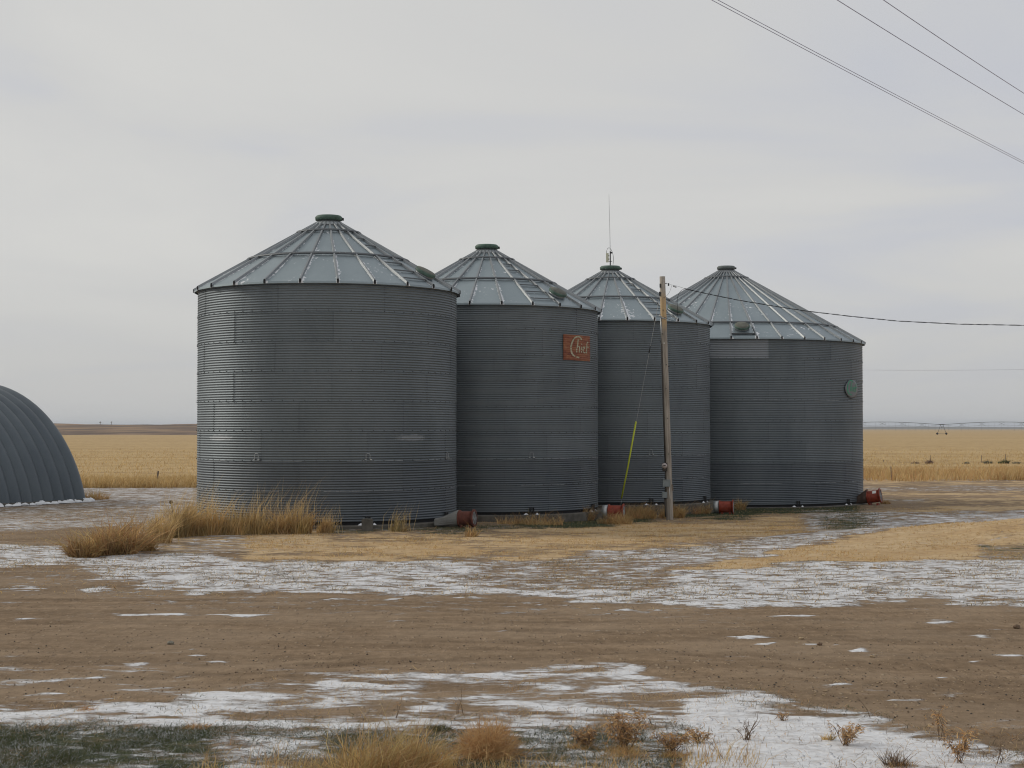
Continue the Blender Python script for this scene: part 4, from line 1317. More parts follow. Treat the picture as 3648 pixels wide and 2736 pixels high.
B = []
B.append(make_bin(1169, 44.1, 3.66, CAMZ + 3.86, CAMZ - 2.45, 8, 24, [23.4, 1.5, 22.0, 1.0, -12.5, 16.0, -12.5, 16.0], 3.7, (2.33, .93), 2, 3,
                  'tall round corrugated steel grain bin nearest the camera, frost on its roof', M_GREEN,
                  frost=((5, 0), (5, 6)), steps=((-30.5, CAMZ * 0 + 1.62), (16.5, 1.62), (63, 1.62)), anchors=(-29, 16.5, 61.5), rung_r=(3.5, 3.08, 2.66, 1.72, 1.32)))
B.append(make_bin(1734, 50.96, 3.66, CAMZ + 3.84, CAMZ - 2.56, 8, 24, [5, 27.5, 3, 25, 8, -15, 8, -14], 7.0, (2.33, .93), 1, 2,
                  'corrugated grain bin with the rusty red sign, second in the row', M_GREEN,
                  steps=((22, 1.66),), anchors=(-23, 22, 67), rung_r=(3.5, 3.08, 2.66, 1.72, 1.32)))
B.append(make_bin(2175, 57.3, 3.66, CAMZ + 3.80, CAMZ - 2.57, 8, 24, [12, 34, 11, 33, 20, -2, 20, -2], 9.0, (2.33, .93), 1, 2,
                  'corrugated grain bin behind the wooden pole, a radio antenna on its cap', M_GREEN,
                  steps=((22.5, 1.66),), anchors=(-22, 22.5, 66), rung_r=(3.5, 3.08, 2.66, 1.72, 1.32)))
B.append(make_bin(2589, 65.2, 5.60, CAMZ + 3.50, CAMZ - 2.95, 12, 36, [16, 2, 16, 2, 16, 2, 26, 8], 1.8, (4.66, .95), 40, 0,
                  'widest corrugated grain bin at the right end, round green sign on it', M_GREYCAP,
                  light=((0, 11), (0, 10)), anchors=(-28, 29, 58), rung_r=()))


# signs on the walls
def curved_plate(root, Rb, a0, a1, z0, z1, name, m, nx=14, nz=60, off=.02, wave=None, ellipse=False):
    vs, fs = [], []
    mb = MB()
    if ellipse:
        vs.append(((Rb + off) * math.sin((a0 + a1) / 2), -(Rb + off) * math.cos((a0 + a1) / 2), (z0 + z1) / 2))
        nr, n = 5, 36
        for k in range(1, nr + 1):
            for i in range(n):
                t = 2 * PI * i / n
                a = (a0 + a1) / 2 + (a1 - a0) / 2 * math.cos(t) * k / nr; z = (z0 + z1) / 2 + (z1 - z0) / 2 * math.sin(t) * k / nr
                vs.append(((Rb + off) * math.sin(a), -(Rb + off) * math.cos(a), z))
        for i in range(n): fs.append((0, 1 + i, 1 + (i + 1) % n))
        for k in range(nr - 1):
            for i in range(n):
                p = 1 + k * n
                fs.append((p + i, p + n + i, p + n + (i + 1) % n, p + (i + 1) % n))
    else:
        for j in range(nz + 1):
            z = z0 + (z1 - z0) * j / nz
            for i in range(nx + 1):
                a = a0 + (a1 - a0) * i / nx
                r = Rb + off + (wave(z) if wave else 0)
                vs.append((r * math.sin(a), -r * math.cos(a), z))
        for j in range(nz):
            for i in range(nx):
                q_ = j * (nx + 1) + i
                fs.append((q_, q_ + 1, q_ + nx + 2, q_ + nx + 1))
    mb.add(vs, fs)
    o = mb.build(name, m, root, True)
    sm = o.modifiers.new('thick', 'SOLIDIFY'); sm.thickness = .006; sm.offset = -1
    return o


def stroke(pts, w):
    """flat brush stroke: closed polygon strip in (u, v)"""
    quads = []
    P_ = [Vector(p) for p in pts]
    L_, R_ = [], []
    for i, p in enumerate(P_):
        d = (P_[min(i + 1, len(P_) - 1)] - P_[max(i - 1, 0)]).normalized()
        n = Vector((-d.y, d.x)) * (w[i] if hasattr(w, '__len__') else w) / 2
        L_.append(p + n); R_.append(p - n)
    return L_, R_


def bez(pts, n=10):
    out_ = []
    for k in range(0, len(pts) - 3, 3):
        a, b_, c, d = [Vector(p) for p in pts[k:k + 4]]
        for i in range(n + (1 if k + 4 >= len(pts) else 0)):
            t = i / n
            out_.append(a * (1 - t) ** 3 + b_ * 3 * t * (1 - t) ** 2 + c * 3 * t * t * (1 - t) + d * t ** 3)
    return out_


# script word: C h i e f, in a unit square
WORD = [
    (bez([(.60, .84), (.57, 1.0), (.42, 1.0), (.34, .90), (.20, .74), (.18, .40), (.26, .26), (.32, .16), (.42, .18), (.50, .13)], 8), [.03] + [.055] * 60),
    (bez([(.47, .86), (.46, .70), (.42, .50), (.40, .34)], 4), .045),
    (bez([(.42, .48), (.46, .62), (.53, .62), (.52, .50), (.51, .44), (.51, .40), (.51, .34)], 5), .038),
    (bez([(.60, .58), (.60, .50), (.59, .42), (.59, .34)], 4), .040),
    ([(.605, .66), (.607, .70)], .040),
    (bez([(.66, .47), (.72, .49), (.75, .55), (.71, .59), (.65, .60), (.63, .36), (.70, .34), (.73, .335), (.75, .36), (.77, .39)], 6), .035),
    (bez([(.90, .76), (.86, .84), (.83, .72), (.83, .60), (.83, .50), (.825, .42), (.82, .33)], 6), .040),
    ([(.78, .58), (.94, .585)], .034),
]


def lettering(parent, Rb, a0, a1, z0, z1, m, off, wave=None):
    mb = MB()
    for pts, w in WORD:
        L_, R_ = stroke(pts, w)
        vs = []
        for a, b_ in zip(L_, R_):
            for q_ in (a, b_):
                an = a0 + (a1 - a0) * q_.x; z = z0 + (z1 - z0) * q_.y
                r = Rb + off + (wave(z) if wave else 0)
                vs.append((r * math.sin(an), -r * math.cos(an), z))
        fs = [(2 * i, 2 * i + 1, 2 * i + 3, 2 * i + 2) for i in range(len(L_) - 1)]
        mb.add(vs, fs)
    return mb.build('lettering', m, parent)


root2, rh2, hgt2 = B[1][0], B[1][1], B[1][2]
zt = hgt2 - rh2 * 1.13; zb = zt - .80
wv = lambda z: AMP * .8 * math.sin(2 * PI * (z - hgt2) / (rh2 / WAVES))
sg = curved_plate(root2, 3.66, R(40.5), R(64.0), zb, zt, 'sign_plate', M_SIGN, wave=wv, off=.025)
lettering(sg, 3.66, R(41), R(63.5), zb - .02, zt - .02, M_LETTER, .031, wv)
root4, rh4, hgt4 = B[3][0], B[3][1], B[3][2]
zc4 = CAMZ + (1525 - 1387) / F * 62.3 - (CAMZ - 2.95)
sg = curved_plate(root4, 5.60, R(56.0), R(68.5), zc4 - .37, zc4 + .37, 'sign_plate', M_PLATE, off=.04, ellipse=True)
lettering(sg, 5.60, R(55), R(68.3), zc4 - .33, zc4 + .37, M_LETTERG, .046)

# ------------------------------------------------------------------ antenna on the third bin
r3, _, h3, _, _, top3 = B[2]
ab = Vector((r3.location.x, r3.location.y, r3.location.z + top3 + .24))
an = empty('radio_antenna', ab, 'thin white whip antenna with a cream radio box on the third bin cap', 'antenna')
mb = MB(); mb.tube([(0, 0, .0), (0, 0, .55)], .022, 8); mb.box((0, 0, .18), (.14, .03, .02)); mb.box((.03, 0, .5), (.08, .04, .06)); mb.build('mast', M_IRON, an)
mb = MB(); mb.tube([(0, 0, .5), (-.015, 0, 1.4), (-.045, 0, 2.68)], [.012, .010, .006], 6); mb.build('whip', M_STEEL, an)
mb = MB(); mb.box((-.11, -.02, .31), (.095, .06, .34)); rb = mb.build('radio_box', M_BEIGE, an)
mb = MB(); mb.box((-.055, -.01, .39), (.03, .04, .05)); mb.box((-.055, -.01, .26), (.03, .04, .05)); mb.build('box_clamp', M_IRON, an)
mb = MB(); mb.tube(bez([(-.14, 0, .48), (-.14, 0, .66), (-.06, 0, .72), (0, 0, .66), (.10, 0, .55), (.15, 0, .3), (.10, 0, .05)], 8), .008, 6); mb.build('loop_cable', M_CABLE, an, True)

# ------------------------------------------------------------------ aeration fans


def fan(loc, yaw, tilt, rad, ln, paint, label, trans=None, tmat=None, sticker=False, feet=True):
    """drum lying along local +X, open grille at the +X end"""
    root = empty('aeration_fan', loc, label, 'aeration fan', 'aeration fans at the feet of the bins', (0, 0, yaw))
    Q = Matrix.Rotation(-tilt, 3, 'Y') @ Matrix.Rotation(PI / 2, 3, 'Y')
    c = Vector((0, 0, rad + .05 + math.sin(tilt) * ln * .5))
    mb = MB()
    mb.lathe([(rad, -ln / 2), (rad, ln / 2), (rad - .02, ln / 2), (rad - .02, -ln / 2), (rad, -ln / 2)], 32, Q, c=c)
    mb.f = [f for f in mb.f if len(f) == 4]; mb.m = mb.m[:len(mb.f)]
    mb.build('drum', paint, root, True)
    for s, w in ((-1, .035), (1, .05)):
        mb = MB(); mb.lathe([(rad - .01, s * ln / 2 - .02), (rad + w, s * ln / 2 - .02), (rad + w + .008, s * ln / 2), (rad + w, s * ln / 2 + .02), (rad - .01, s * ln / 2 + .02)], 32, Q, c=c)
        mb.f = [f for f in mb.f if len(f) == 4]; mb.m = mb.m[:len(mb.f)]
        mb.build('flange', paint, root, True)
    mb = MB()
    for rr in np.linspace(.05, rad, 6):
        mb.tube([c + Q @ Vector((rr * math.cos(t), rr * math.sin(t), ln / 2 + .012)) for t in np.linspace(0, 2 * PI, 21)], .004, 4, cap=False)
    for t in np.linspace(0, PI, 5)[:-1]:
        v = Vector((math.cos(t), math.sin(t), 0)) * rad
        mb.tube([c + Q @ (v + Vector((0, 0, ln / 2 + .018))), c + Q @ (-v + Vector((0, 0, ln / 2 + .018)))], .005, 4)
    mb.build('grille', M_STEEL, root)
    mb = MB(); mb.lathe([(.01, -ln * .2), (.09, -ln * .2), (.09, ln * .3), (.01, ln * .33)], 16, Q, c=c); mb.build('motor', M_IRON, root, True)
    for k in range(6):
        t = 2 * PI * k / 6
        mb = MB(); mb.box(c + Q @ Vector((math.cos(t) * rad * .6, math.sin(t) * rad * .6, -ln * .3)), (rad * .7, .09, .008), Q @ Matrix.Rotation(t, 3, 'Z') @ Matrix.Rotation(.5, 3, 'X'))
        mb.build('fan_blade', M_IRON, root)
    if feet:
        for s in (-1, 1):
            mb = MB(); mb.box((s * ln * .3, 0, .03), (.05, rad * 1.5, .09)); mb.box((s * ln * .3, 0, .0), (.08, rad * 1.7, .03)); mb.build('foot', paint, root)
    if trans == 'cone':
        mb = MB()
        w0, h0, w1, h1, l_ = rad * 1.7, rad * 1.15, rad * 1.0, rad * 1.0, .62
        x0, x1 = -ln / 2 - l_, -ln / 2 - .02
        n = 20
        vs = []
        for x_, f in ((x0, 0), (x0 + .08, 0), (x1 - .04, 1), (x1, 1)):
            for k in range(n):
                t = 2 * PI * k / n
                cx, cy = math.cos(t), math.sin(t)
                sq = 1 / max(abs(cx), abs(cy))
                e_ = (1 - f) * sq + f
                yy = cx * e_ * ((1 - f) * .33 + f * (rad + .03)); zz = cy * e_ * ((1 - f) * .11 + f * (rad + .03))
                vs.append((x_, yy, ((1 - f) * .14 + f * (c.z)) + zz))
        fs = [(i * n + k, i * n + (k + 1) % n, (i + 1) * n + (k + 1) % n, (i + 1) * n + k) for i in range(3) for k in range(n)]
        mb.add(vs, fs + [tuple(range(n)), tuple(3 * n + k for k in reversed(range(n)))])
        mb.build('transition_duct', tmat, root)
    elif trans == 'collar':
        mb = MB()
        mb.lathe([(rad - .03, -ln / 2 - .22), (rad + .01, -ln / 2 - .2), (rad + .02, -ln / 2 - .03)], 24, Q, c=c)
        mb.build('inlet_collar', tmat, root, True)
    if sticker:
        a = R(62)
        mb = MB()
        vs = []
        for u in (-.075, .075):
            for t in (R(118), R(135), R(152)):
                vs.append(c + Q @ Vector((-(rad + .004) * math.sin(t) * 0 + (rad + .004) * math.cos(t) * 1.0, -(rad + .004) * math.sin(t), u + .06)))
        mb.add(vs, [(0, 1, 4, 3), (1, 2, 5, 4)])
        mb.build('label_plate', M_WHITE, root)
    return root


def gp(px, Y):
    x = (px - 1824) / F * Y
    return Vector((x, Y, gzf(x, Y)))


fan(gp(1664, 41.75), R(-17), R(2), .19, .40, M_MAROON, 'maroon aeration fan with a pale grey duct between the first and second bins', 'cone', M_DUCT)
fan(gp(2195, 49.3), R(-14), R(1), .21, .46, M_RED, 'red aeration fan half hidden in dry grass left of the wooden pole', 'collar', M_STEEL)
fan(gp(2586, 54.6), R(-12), R(1), .20, .46, M_RED, 'bright red aeration fan at the left foot of the widest bin', 'collar', M_STEEL)
fan(gp(3112, 62.4), R(-24), R(9), .25, .50, M_RED, 'red aeration fan with a white label, right of the widest bin', 'cone', M_RUST, True)

# ------------------------------------------------------------------ utility pole, guy and cables
PYD = 50.0
pb = gp(2385, PYD)
ptop = at_y(2359.5, 985, PYD)
pl = empty('utility_pole', pb, 'weathered wooden utility pole with meter and boxes before the third bin', 'utility pole')
loc = lambda v: v - pb
pvec = loc(ptop)
mb = MB()
pts = [Vector((pvec.x * t + .0, 0, pvec.z * t)) for t in (-.04, .0, .15, .3, .45, .6, .75, .9, 1.0)]
mb.tube(pts, [.118, .116, .113, .110, .106, .102, .098, .094, .090], 20)
mb.build('pole_shaft', M_WOOD, pl, True)
ax = lambda z: pvec.x * z / pvec.z
pz = lambda row: CAMZ + (1525 - row) / F * PYD - pb.z
mb = MB(); mb.tube([(ax(pz(1225)) - .095, -.06, pz(1225)), (ax(pz(1648)) - .095, -.06, pz(1648))], .028, 10); mb.build('conduit', M_CONDUIT, pl, True)
mb = MB(); mb.tube([(ax(pz(1128)) - .095, -.06, pz(1128)), (ax(pz(1225)) - .095, -.06, pz(1225))], .022, 8); mb.tube([(ax(pz(1128)) - .15, -.08, pz(1122)), (ax(pz(1128)) - .06, -.07, pz(1133)), (ax(pz(1128)) + .05, -.10, pz(1136))], .03, 8)
mb.build('weatherhead', M_STEEL, pl, True)
# meter
mz = pz(1661)
mb = MB(); mb.box((ax(mz) - .12, -.13, mz - .02), (.15, .10, .27)); mt = mb.build('meter_socket', M_CONDUIT, pl)
Qm = Matrix.Rotation(PI / 2, 3, 'X') @ Matrix.Rotation(R(-18), 3, 'Y')
mb = MB(); mb.lathe([(.088, 0), (.088, .05), (.075, .11), (.01, .125)], 24, Qm, c=(ax(mz) - .13, -.17, mz + .02)); mb.build('meter_dial', simple('meter_glass', (.42, .37, .36), .25, var=.1), mt, True)
mb = MB(); mb.box((ax(mz) - .145, -.297, mz + .035), (.07, .012, .025)); mb.build('meter_slot', M_DARK, mt)
mb = MB(); mb.box((ax(pz(1720)) - .09, -.15, pz(1720)), (.235, .13, .225)); bx1 = mb.build('breaker_box', M_BOX, pl)
mb = MB(); mb.box((ax(pz(1720)) - .09, -.218, pz(1708.5)), (.245, .01, .02)); mb.build('box_lid', M_BOX, bx1)
mb = MB(); mb.box((ax(pz(1762)) - .155, -.14, pz(1762)), (.155, .11, .19)); mb.build('junction_box', M_BOX, pl)
mb = MB(); mb.tube([(ax(pz(1690)) - .11, -.12, pz(1672)), (ax(pz(1690)) - .11, -.12, pz(1709))], .022, 8); mb.tube([(ax(pz(1740)) - .12, -.12, pz(1730)), (ax(pz(1740)) - .13, -.12, pz(1752))], .02, 8)
mb.tube([(ax(pz(1780)) - .15, -.12, pz(1772)), (ax(pz(1780)) - .13, -.11, pz(1840))], .022, 8)
mb.build('lower_conduit', M_CONDUIT, pl, True)
mb = MB(); mb.tube([(ax(pz(1728)) + .01, -.16, pz(1728)), (ax(pz(1745)) + .005, -.16, pz(1748)), (ax(pz(1760)) + .02, -.16, pz(1775))], [.009, .013, .006], 6); mb.build('white_cord', M_WHITE, pl)
mb = MB(); mb.tube([(ax(pz(1720)) + .105, -.05, pz(1725)), (ax(pz(1745)) + .11, -.05, pz(1748))], .03, 8); mb.build('side_bracket', M_POSTW, pl)
mb = MB()
for row, dx_ in ((1490, .02), (1617, .02), (1385, -.005), (1300, .03), (1190, -.06), (1105, -.02)):
    mb.tube([(ax(pz(row)) + dx_, -.085, pz(row)), (ax(pz(row)) + dx_, -.14, pz(row))], .016, 8)
for row in (1603, 1617, 1305): mb.tube([(ax(pz(row)) + .09, -.03, pz(row)), (ax(pz(row)) + .14, -.03, pz(row))], .014, 8)
mb.build('pole_bolts', M_IRON, pl)
mb = MB(); mb.tube([(ax(pz(1223)) - .02, -.1, pz(1223)), (ax(pz(1223)) - .02, -.13, pz(1223))], .02, 8); mb.build('white_tag', M_WHITE, pl)
# hardware at the top
mb = MB()
mb.box((ax(pz(1015)) - .085, -.05, pz(1017)), (.035, .06, .12)); mb.box((ax(pz(1040)) - .10, -.03, pz(1046)), (.05, .08, .13))
mb.tube([(ax(pz(1010)) + .08, -.02, pz(1010)), (ax(pz(1010)) + .13, -.03, pz(1008)), (ax(pz(1010)) + .15, -.03, pz(1012))], .012, 6)
mb.build('pole_clamps', M_IRON, pl)
mb = MB(); mb.lathe([(.01, -.04), (.03, -.04), (.018, -.012), (.018, .012), (.03, .04), (.01, .04)], 12, c=(ax(pz(1013)) + .19, -.03, pz(1013))); mb.build('insulator', M_DARK, pl, True)

# service cable and its drip loops
sv = empty('service_cable', at_y(2383, 1013, PYD), 'black twisted service cable running from the pole top to the right', 'cable')
o0 = Vector(sv.location)
rows = [(2383, 1013), (2412, 1019), (2449, 1031), (2540, 1051), (2634, 1070), (2760, 1091), (2878, 1109), (3040, 1128), (3200, 1144), (3420, 1155), (3648, 1159), (3900, 1157), (4150, 1148)]
cpts = [at_y(a, b_, PYD - .05) - o0 for a, b_ in rows]
fine = []
for i in range(len(cpts) - 1):
    for k in range(14): fine.append(cpts[i].lerp(cpts[i + 1], k / 14))
fine.append(cpts[-1])
for ph, nm, mm, rr in ((0, 'insulated_strand', M_CABLE, .0085), (PI, 'bare_strand', M_CABLE, .0075)):
    mb = MB(); mb.tube([p + Vector((0, math.cos(i * .9 + ph) * .011, math.sin(i * .9 + ph) * .011)) if i > 22 else p for i, p in enumerate(fine)], rr if ph == 0 else [.004 if i < 24 else rr for i in range(len(fine))], 5)
    if ph == 0:
        mb = MB(); mb.tube([p + Vector((0, math.cos(i * .9) * .011, math.sin(i * .9) * .011)) for i, p in enumerate(fine) if i > 24], rr, 5)
    mb.build(nm, mm, sv, True)
mb = MB(); mb.tube([at_y(2398, 1019, PYD - .05) - o0, at_y(2410, 1023, PYD - .05) - o0], .022, 8); mb.build('splice_sleeve', M_STEEL, sv, True)
mb = MB()
mb.tube(bez([at_y(2440, 1029, PYD - .1) - o0, at_y(2415, 1034, PYD - .1) - o0, at_y(2410, 1065, PYD - .15) - o0, at_y(2413, 1090, PYD - .15) - o0, at_y(2416, 1125, PYD - .15) - o0, at_y(2416, 1160, PYD - .15) - o0, at_y(2364, 1128, PYD - .15) - o0], 12), .007, 5)
mb.tube(bez([at_y(2392, 1017, PYD - .1) - o0, at_y(2390, 1040, PYD - .1) - o0, at_y(2376, 1058, PYD - .12) - o0, at_y(2360, 1062, PYD - .14) - o0], 10), .004, 5)
mb.build('drip_loop', M_CABLE, sv, True)

ga = gp(2200, 51.3)
gt = at_y(2352, 1046, PYD)
gy = empty('guy_wire', ga, 'thin guy wire with a yellow plastic guard left of the pole', 'guy wire')
dv = gt - ga
pg = lambda row: next(t for t in np.linspace(0, 1, 2001) if proj(*(np.array(ga) + np.array(dv) * t))[1] <= row)
t0, t1 = pg(1776), pg(1502)
mb = MB(); mb.tube([Vector((0, 0, -.1)), dv], .0065, 5); mb.build('wire_strand', M_STEEL, gy)
mb = MB(); mb.tube([dv * t0, dv * (t0 * .6 + t1 * .4) + Vector((.012, 0, -.012)), dv * t1], .027, 10); mb.build('wire_guard', M_YELLOW, gy, True)
mb = MB(); mb.tube([dv * .74, dv * .77], .018, 8); mb.build('guy_clamp', M_IRON, gy, True)

# overhead lines crossing the top right corner
def overhead(p0, p1, rad, label, sag=.0):
    a, b_ = Vector(p0), Vector(p1)
    o = empty('power_line', a, label, 'power line', 'power lines crossing the upper right sky')
    mb = MB(); mb.tube([(b_ - a) * t + Vector((0, 0, -sag * 4 * t * (1 - t))) for t in np.linspace(0, 1, 40)], rad, 6)
    mb.build('conductor', M_WIRE, o, True)
    return o


def skyline(p, q, label, rad, H=7.0):
    """a level wire H above the eye through two points of the photographed sky"""
    def at_h(px, py):
        d = ray(px, py); t = H / d[2]
        return Vector((d[0] * t, d[1] * t, CAMZ + H))
    a, b_ = at_h(*p), at_h(*q)
    d = b_ - a
    A_, B_ = a - d * 1.6, b_ + d * 2.0
    o = empty('power_line', A_, label, 'power line', 'power lines crossing the upper right sky')
    mb = MB(); mb.tube([(B_ - A_) * t + Vector((0, 0, .32 * (4 * (t - .5) ** 2) - .05)) for t in np.linspace(0, 1, 60)], rad, 6)
    mb.build('conductor', M_WIRE, o, True)


skyline((2544, 0), (3648, 577), 'lowest sky wire, lower strand of the close pair', .0058)
skyline((2566, 0), (3648, 570), 'sky wire just above the lowest, upper strand of the close pair', .0058)
skyline((2990, 0), (3648, 401), 'single sky wire above the close pair', .007)
skyline((3154, 0), (3648, 325), 'topmost single sky wire in the upper right corner', .007)
a, b_ = at_y(2900, 1316, 208), at_y(4400, 1296, 208)
overhead(a, b_, .016, 'faint distant wire low in the sky right of the widest bin', .4)

# ------------------------------------------------------------------ arched steel hut
hu = Vector((-17.9, 65.0, 0)); hu.z = gzf(hu.x, hu.y)
adir = Vector((-2.3, -4.0, 0)).normalized()          # along the hut, towards the camera
ddir = Vector((-4.0, 2.3, 0)).normalized()           # across it
hut = empty('arched_hut', hu, 'dark blue grey arched steel hut at the left edge', 'hut')
Rc, cx_, cz_ = 6.5, 6.32, -1.5
t_a = math.atan2(-cz_, cx_)
PW = .575


def arch_mesh():
    mb = MB()
    na, nc = 44, 8
    a0, a1 = PI - t_a, t_a
    vs, fs = [], []
    for i in range(na + 1):
        t = a0 + (a1 - a0) * i / na
        for k in range(nc + 1):
            u = k / nc
            bulge = .115 * math.sin(PI * u) ** .8
            r = Rc + bulge
            s_ = cx_ + r * math.cos(t); h = cz_ + r * math.sin(t)
            p = adir * (u * PW) + ddir * s_ + Vector((0, 0, h))
            vs.append(p)
    for i in range(na):
        for k in range(nc):
            q_ = i * (nc + 1) + k
            fs.append((q_, q_ + nc + 1, q_ + nc + 2, q_ + 1))
    mb.add(vs, fs)
    return mb.mesh('arch_panel', [M_HUT], True)


am = arch_mesh()
for k in range(26):
    link('arch_panel', am, hut, adir * (k * PW))
for nm, off in (('end_wall', .05), ('end_wall', 26 * PW - .05)):
    mb = MB()
    pts = [adir * off + ddir * (cx_ + (Rc - .02) * math.cos(t)) + Vector((0, 0, cz_ + (Rc - .02) * math.sin(t))) for t in np.linspace(PI - t_a, t_a, 30)]
    mb.add(pts, [tuple(range(30))]); mb.build(nm, M_HUT, hut)
mb = MB()
q_ = Matrix.Rotation(math.atan2(adir.y, adir.x), 3, 'Z')
mb.box(adir * 13 * PW + ddir * -.06 + Vector((0, 0, -.02)), (26 * PW, .35, .3), q_)
mb.build('footing', M_CONC, hut)
# crusted snow thrown up along the hut
sn = MB()
random.seed(5)
for k in range(46):
    u = k * .30 + random.uniform(-.1, .1)
    base = adir * u + ddir * random.uniform(-.42, -.22)
    w_, h_ = random.uniform(.12, .24), random.uniform(.07, .16)
    n, rr = 8, 3
    vs = []
    for i in range(rr + 1):
        t = PI / 2 * i / rr
        for j in range(n):
            a_ = 2 * PI * j / n
            qq = random.uniform(.8, 1.2)
            v = q_ @ Vector((math.cos(t) * math.cos(a_) * w_ * qq, math.cos(t) * math.sin(a_) * .16 * qq, math.sin(t) * h_ * qq))
            p = base + v; p.z += gzf(hu.x + p.x, hu.y + p.y) - hu.z + .02
            vs.append(p)
    sn.add(vs, [(i * n + j, i * n + (j + 1) % n, (i + 1) * n + (j + 1) % n, (i + 1) * n + j) for i in range(rr) for j in range(n)] + [tuple(rr * n + j for j in range(n))])
so = sn.build('snow_clods', M_SNOW, None, True, loc=hu)
tag(so, 'row of crusted snow clods along the foot of the arched hut', 'snow', kind='stuff')

# ------------------------------------------------------------------ small yard things
def post(px, row_top, Y, label, w=.05, lean=0.0, m=None):
    p = gp(px, Y)
    top = at_y(px, row_top, Y)
    mb = MB(); h = top.z - p.z
    mb.tube([(0, 0, -.2), (lean * .4, 0, h * .5), (lean, 0, h)], [w, w * .95, w * .9], 8)
    return tag(mb.build('fence_post', m or M_POSTW, loc=p), label, 'fence post', 'fence posts along the field')


post(560, 1678, 82.5, 'leaning grey fence post in the golden grass by the arched hut', .05, .08)
post(3174, 1662, 92.0, 'thin fence post in the tan ditch grass beside the widest bin', .03, -.03)
post(3146, 1638, 140.0, 'short fence post at the far side of the ditch grass', .03, .0)
post(3312, 1622, 140.0, 'dark fence post among the small brush on the field edge', .03, .02)
post(3495, 1622, 140.0, 'fence post left of the dark green bush', .03, .0)
post(3580, 1618, 140.0, 'fence post rising above the dark green bush', .03, .0)

sk = gp(628, 49.0)
stk = empty('marker_stake', sk, 'leaning dark stake with a round knob behind the tall grass', 'stake')
tp = at_y(609, 1789, 49.0) - sk
mb = MB(); mb.tube([(0, 0, -.1), tp], .022, 8); mb.build('stake_rod', M_IRON, stk)
mb = MB(); mb.lathe([(.01, -.06), (.05, -.04), (.065, 0), (.05, .04), (.01, .06)], 12, c=tp); mb.build('stake_knob', M_DARK, stk, True)
cb = gp(1310, 40.0)
mb = MB(); mb.box((0, 0, .13), (.28, .24, .3)); mb.box((.0, 0, .29), (.24, .2, .03))
tag(mb.build('concrete_block', M_CONC, loc=cb), 'small rough concrete block in the grass before the nearest bin', 'block')

# two tiny bare trees on the left ridge
def bare_tree(px, row, Y, h, label, seed):
    random.seed(seed)
    p = at_y(px, row, Y)
    r = empty('bare_tree', p, label, 'tree', 'bare trees on the ridge')
    mb = MB(); mb.tube([(0, 0, -1), (.05, 0, h * .3), (0, 0, h * .55)], [.16, .13, .08], 6); mb.build('trunk', M_POSTW, r)
    mb = MB()
    for k in range(26):
        a_ = random.uniform(0, 2 * PI); el_ = random.uniform(.3, 1.3); ln = h * random.uniform(.3, .6)
        s_ = Vector((0, 0, h * random.uniform(.2, .55)))
        e_ = s_ + Vector((math.cos(a_) * math.cos(el_), math.sin(a_) * math.cos(el_), math.sin(el_))) * ln
        mb.tube([s_, s_.lerp(e_, .5) + Vector((random.uniform(-.1, .1), 0, .1)), e_], [.06, .04, .02], 4)
    mb.build('crown', M_POSTW, r)


bare_tree(357, 1511, 1000, 1.9, 'tiny bare tree on the ridge, the left of two', 3)
bare_tree(397, 1510, 1000, 1.7, 'tiny bare tree on the ridge, the right of two', 4)

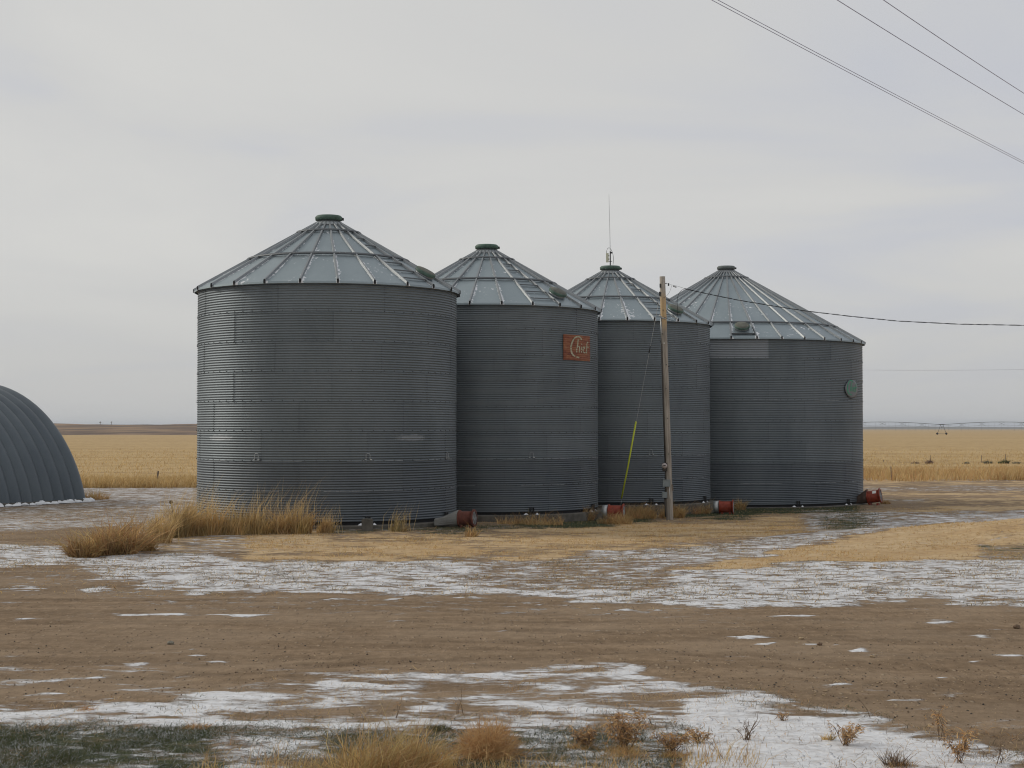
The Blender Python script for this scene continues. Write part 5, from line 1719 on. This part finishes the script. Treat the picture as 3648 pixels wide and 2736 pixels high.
# ------------------------------------------------------------------ centre pivot irrigator
PV = 700.0
M_PIV = simple('pivot_zinc', (.12, .13, .135), .6, .4)
pv0 = at_y(3355, 1513, PV)
gpv = gzf(pv0.x, PV)
hp = pv0.z - gpv
piv = empty('pivot_irrigator', (pv0.x, PV, gpv), 'long centre pivot irrigator spanning the field on the right', 'irrigator')
SPAN = 54.0
pipe_z = lambda u: hp + 1.25 * math.sin(PI * (u % SPAN) / SPAN) + .0
us = np.linspace(-70, 75, 120)
mb = MB(); mb.tube([(u, 0, pipe_z(u)) for u in us], .11, 6); mb.build('water_pipe', M_PIV, piv, True)
mb = MB(); mb.tube([(u, 0, pipe_z(u) - 1.45 * min(1, math.sin(PI * (u % SPAN) / SPAN) * 2.2)) for u in us], .035, 4); mb.build('truss_rod', M_PIV, piv)
for s_ in (-1, 0):
    for k in range(1, 6):
        u = s_ * SPAN + SPAN * k / 6
        if u < -70 or u > 75: continue
        zt_ = pipe_z(u); d_ = 1.45 * min(1, math.sin(PI * (u % SPAN) / SPAN) * 2.2)
        mb = MB()
        mb.tube([(u - 1.4, 0, zt_), (u + 1.4, -.6, zt_ - d_)], .05, 4); mb.tube([(u + 1.4, 0, zt_), (u - 1.4, -.6, zt_ - d_)], .05, 4)
        mb.tube([(u + 1.5, 0, zt_), (u + 1.5, -.6, zt_ - d_)], .035, 4)
        mb.build('cross_brace', M_PIV, piv)
for u in (0, SPAN):
    mb = MB()
    for sx in (-1, 1):
        mb.tube([(u + sx * .5, 0, hp), (u + sx * 2.0, 0, .5)], .09, 5); mb.tube([(u + sx * .9, 0, hp), (u - sx * .3, 0, hp - 1.5)], .06, 5)
    mb.tube([(u - 2.1, 0, .5), (u + 2.1, 0, .5)], .08, 5); mb.box((u, 0, hp + .1), (2.2, .5, .35))
    tw = mb.build('tower', M_PIV, piv)
    for sx in (-2.05, 2.05):
        mb = MB(); mb.lathe([(.15, -.15), (.4, -.17), (.5, -.1), (.5, .1), (.4, .17), (.15, .15)], 18, Matrix.Rotation(PI / 2, 3, 'X'), c=(u + sx, 0, .6)); mb.build('wheel', M_DARK, tw, True)
for i, u in enumerate(np.arange(-66, 72, 3.0)):
    mb = MB(); mb.tube([(u, 0, pipe_z(u)), (u, 0, 1.6)], .022, 4); mb.build('drop_hose', M_PIV, piv)

# ------------------------------------------------------------------ air
m = bpy.data.materials.new('haze_air'); m.use_nodes = True
m.node_tree.nodes.clear()
pv = m.node_tree.nodes.new('ShaderNodeVolumePrincipled')
pv.inputs['Color'].default_value = (0.80, 0.87, 0.97, 1); pv.inputs['Density'].default_value = 0.00011; pv.inputs['Anisotropy'].default_value = 0.2
mo = m.node_tree.nodes.new('ShaderNodeOutputMaterial'); m.node_tree.links.new(pv.outputs[0], mo.inputs['Volume'])
mb = MB(); mb.box((0, 0, 15.0), (22000, 22000, 36.0))
tag(mb.build('haze', m), 'thin air that pales the far ridge', 'haze', kind='stuff')
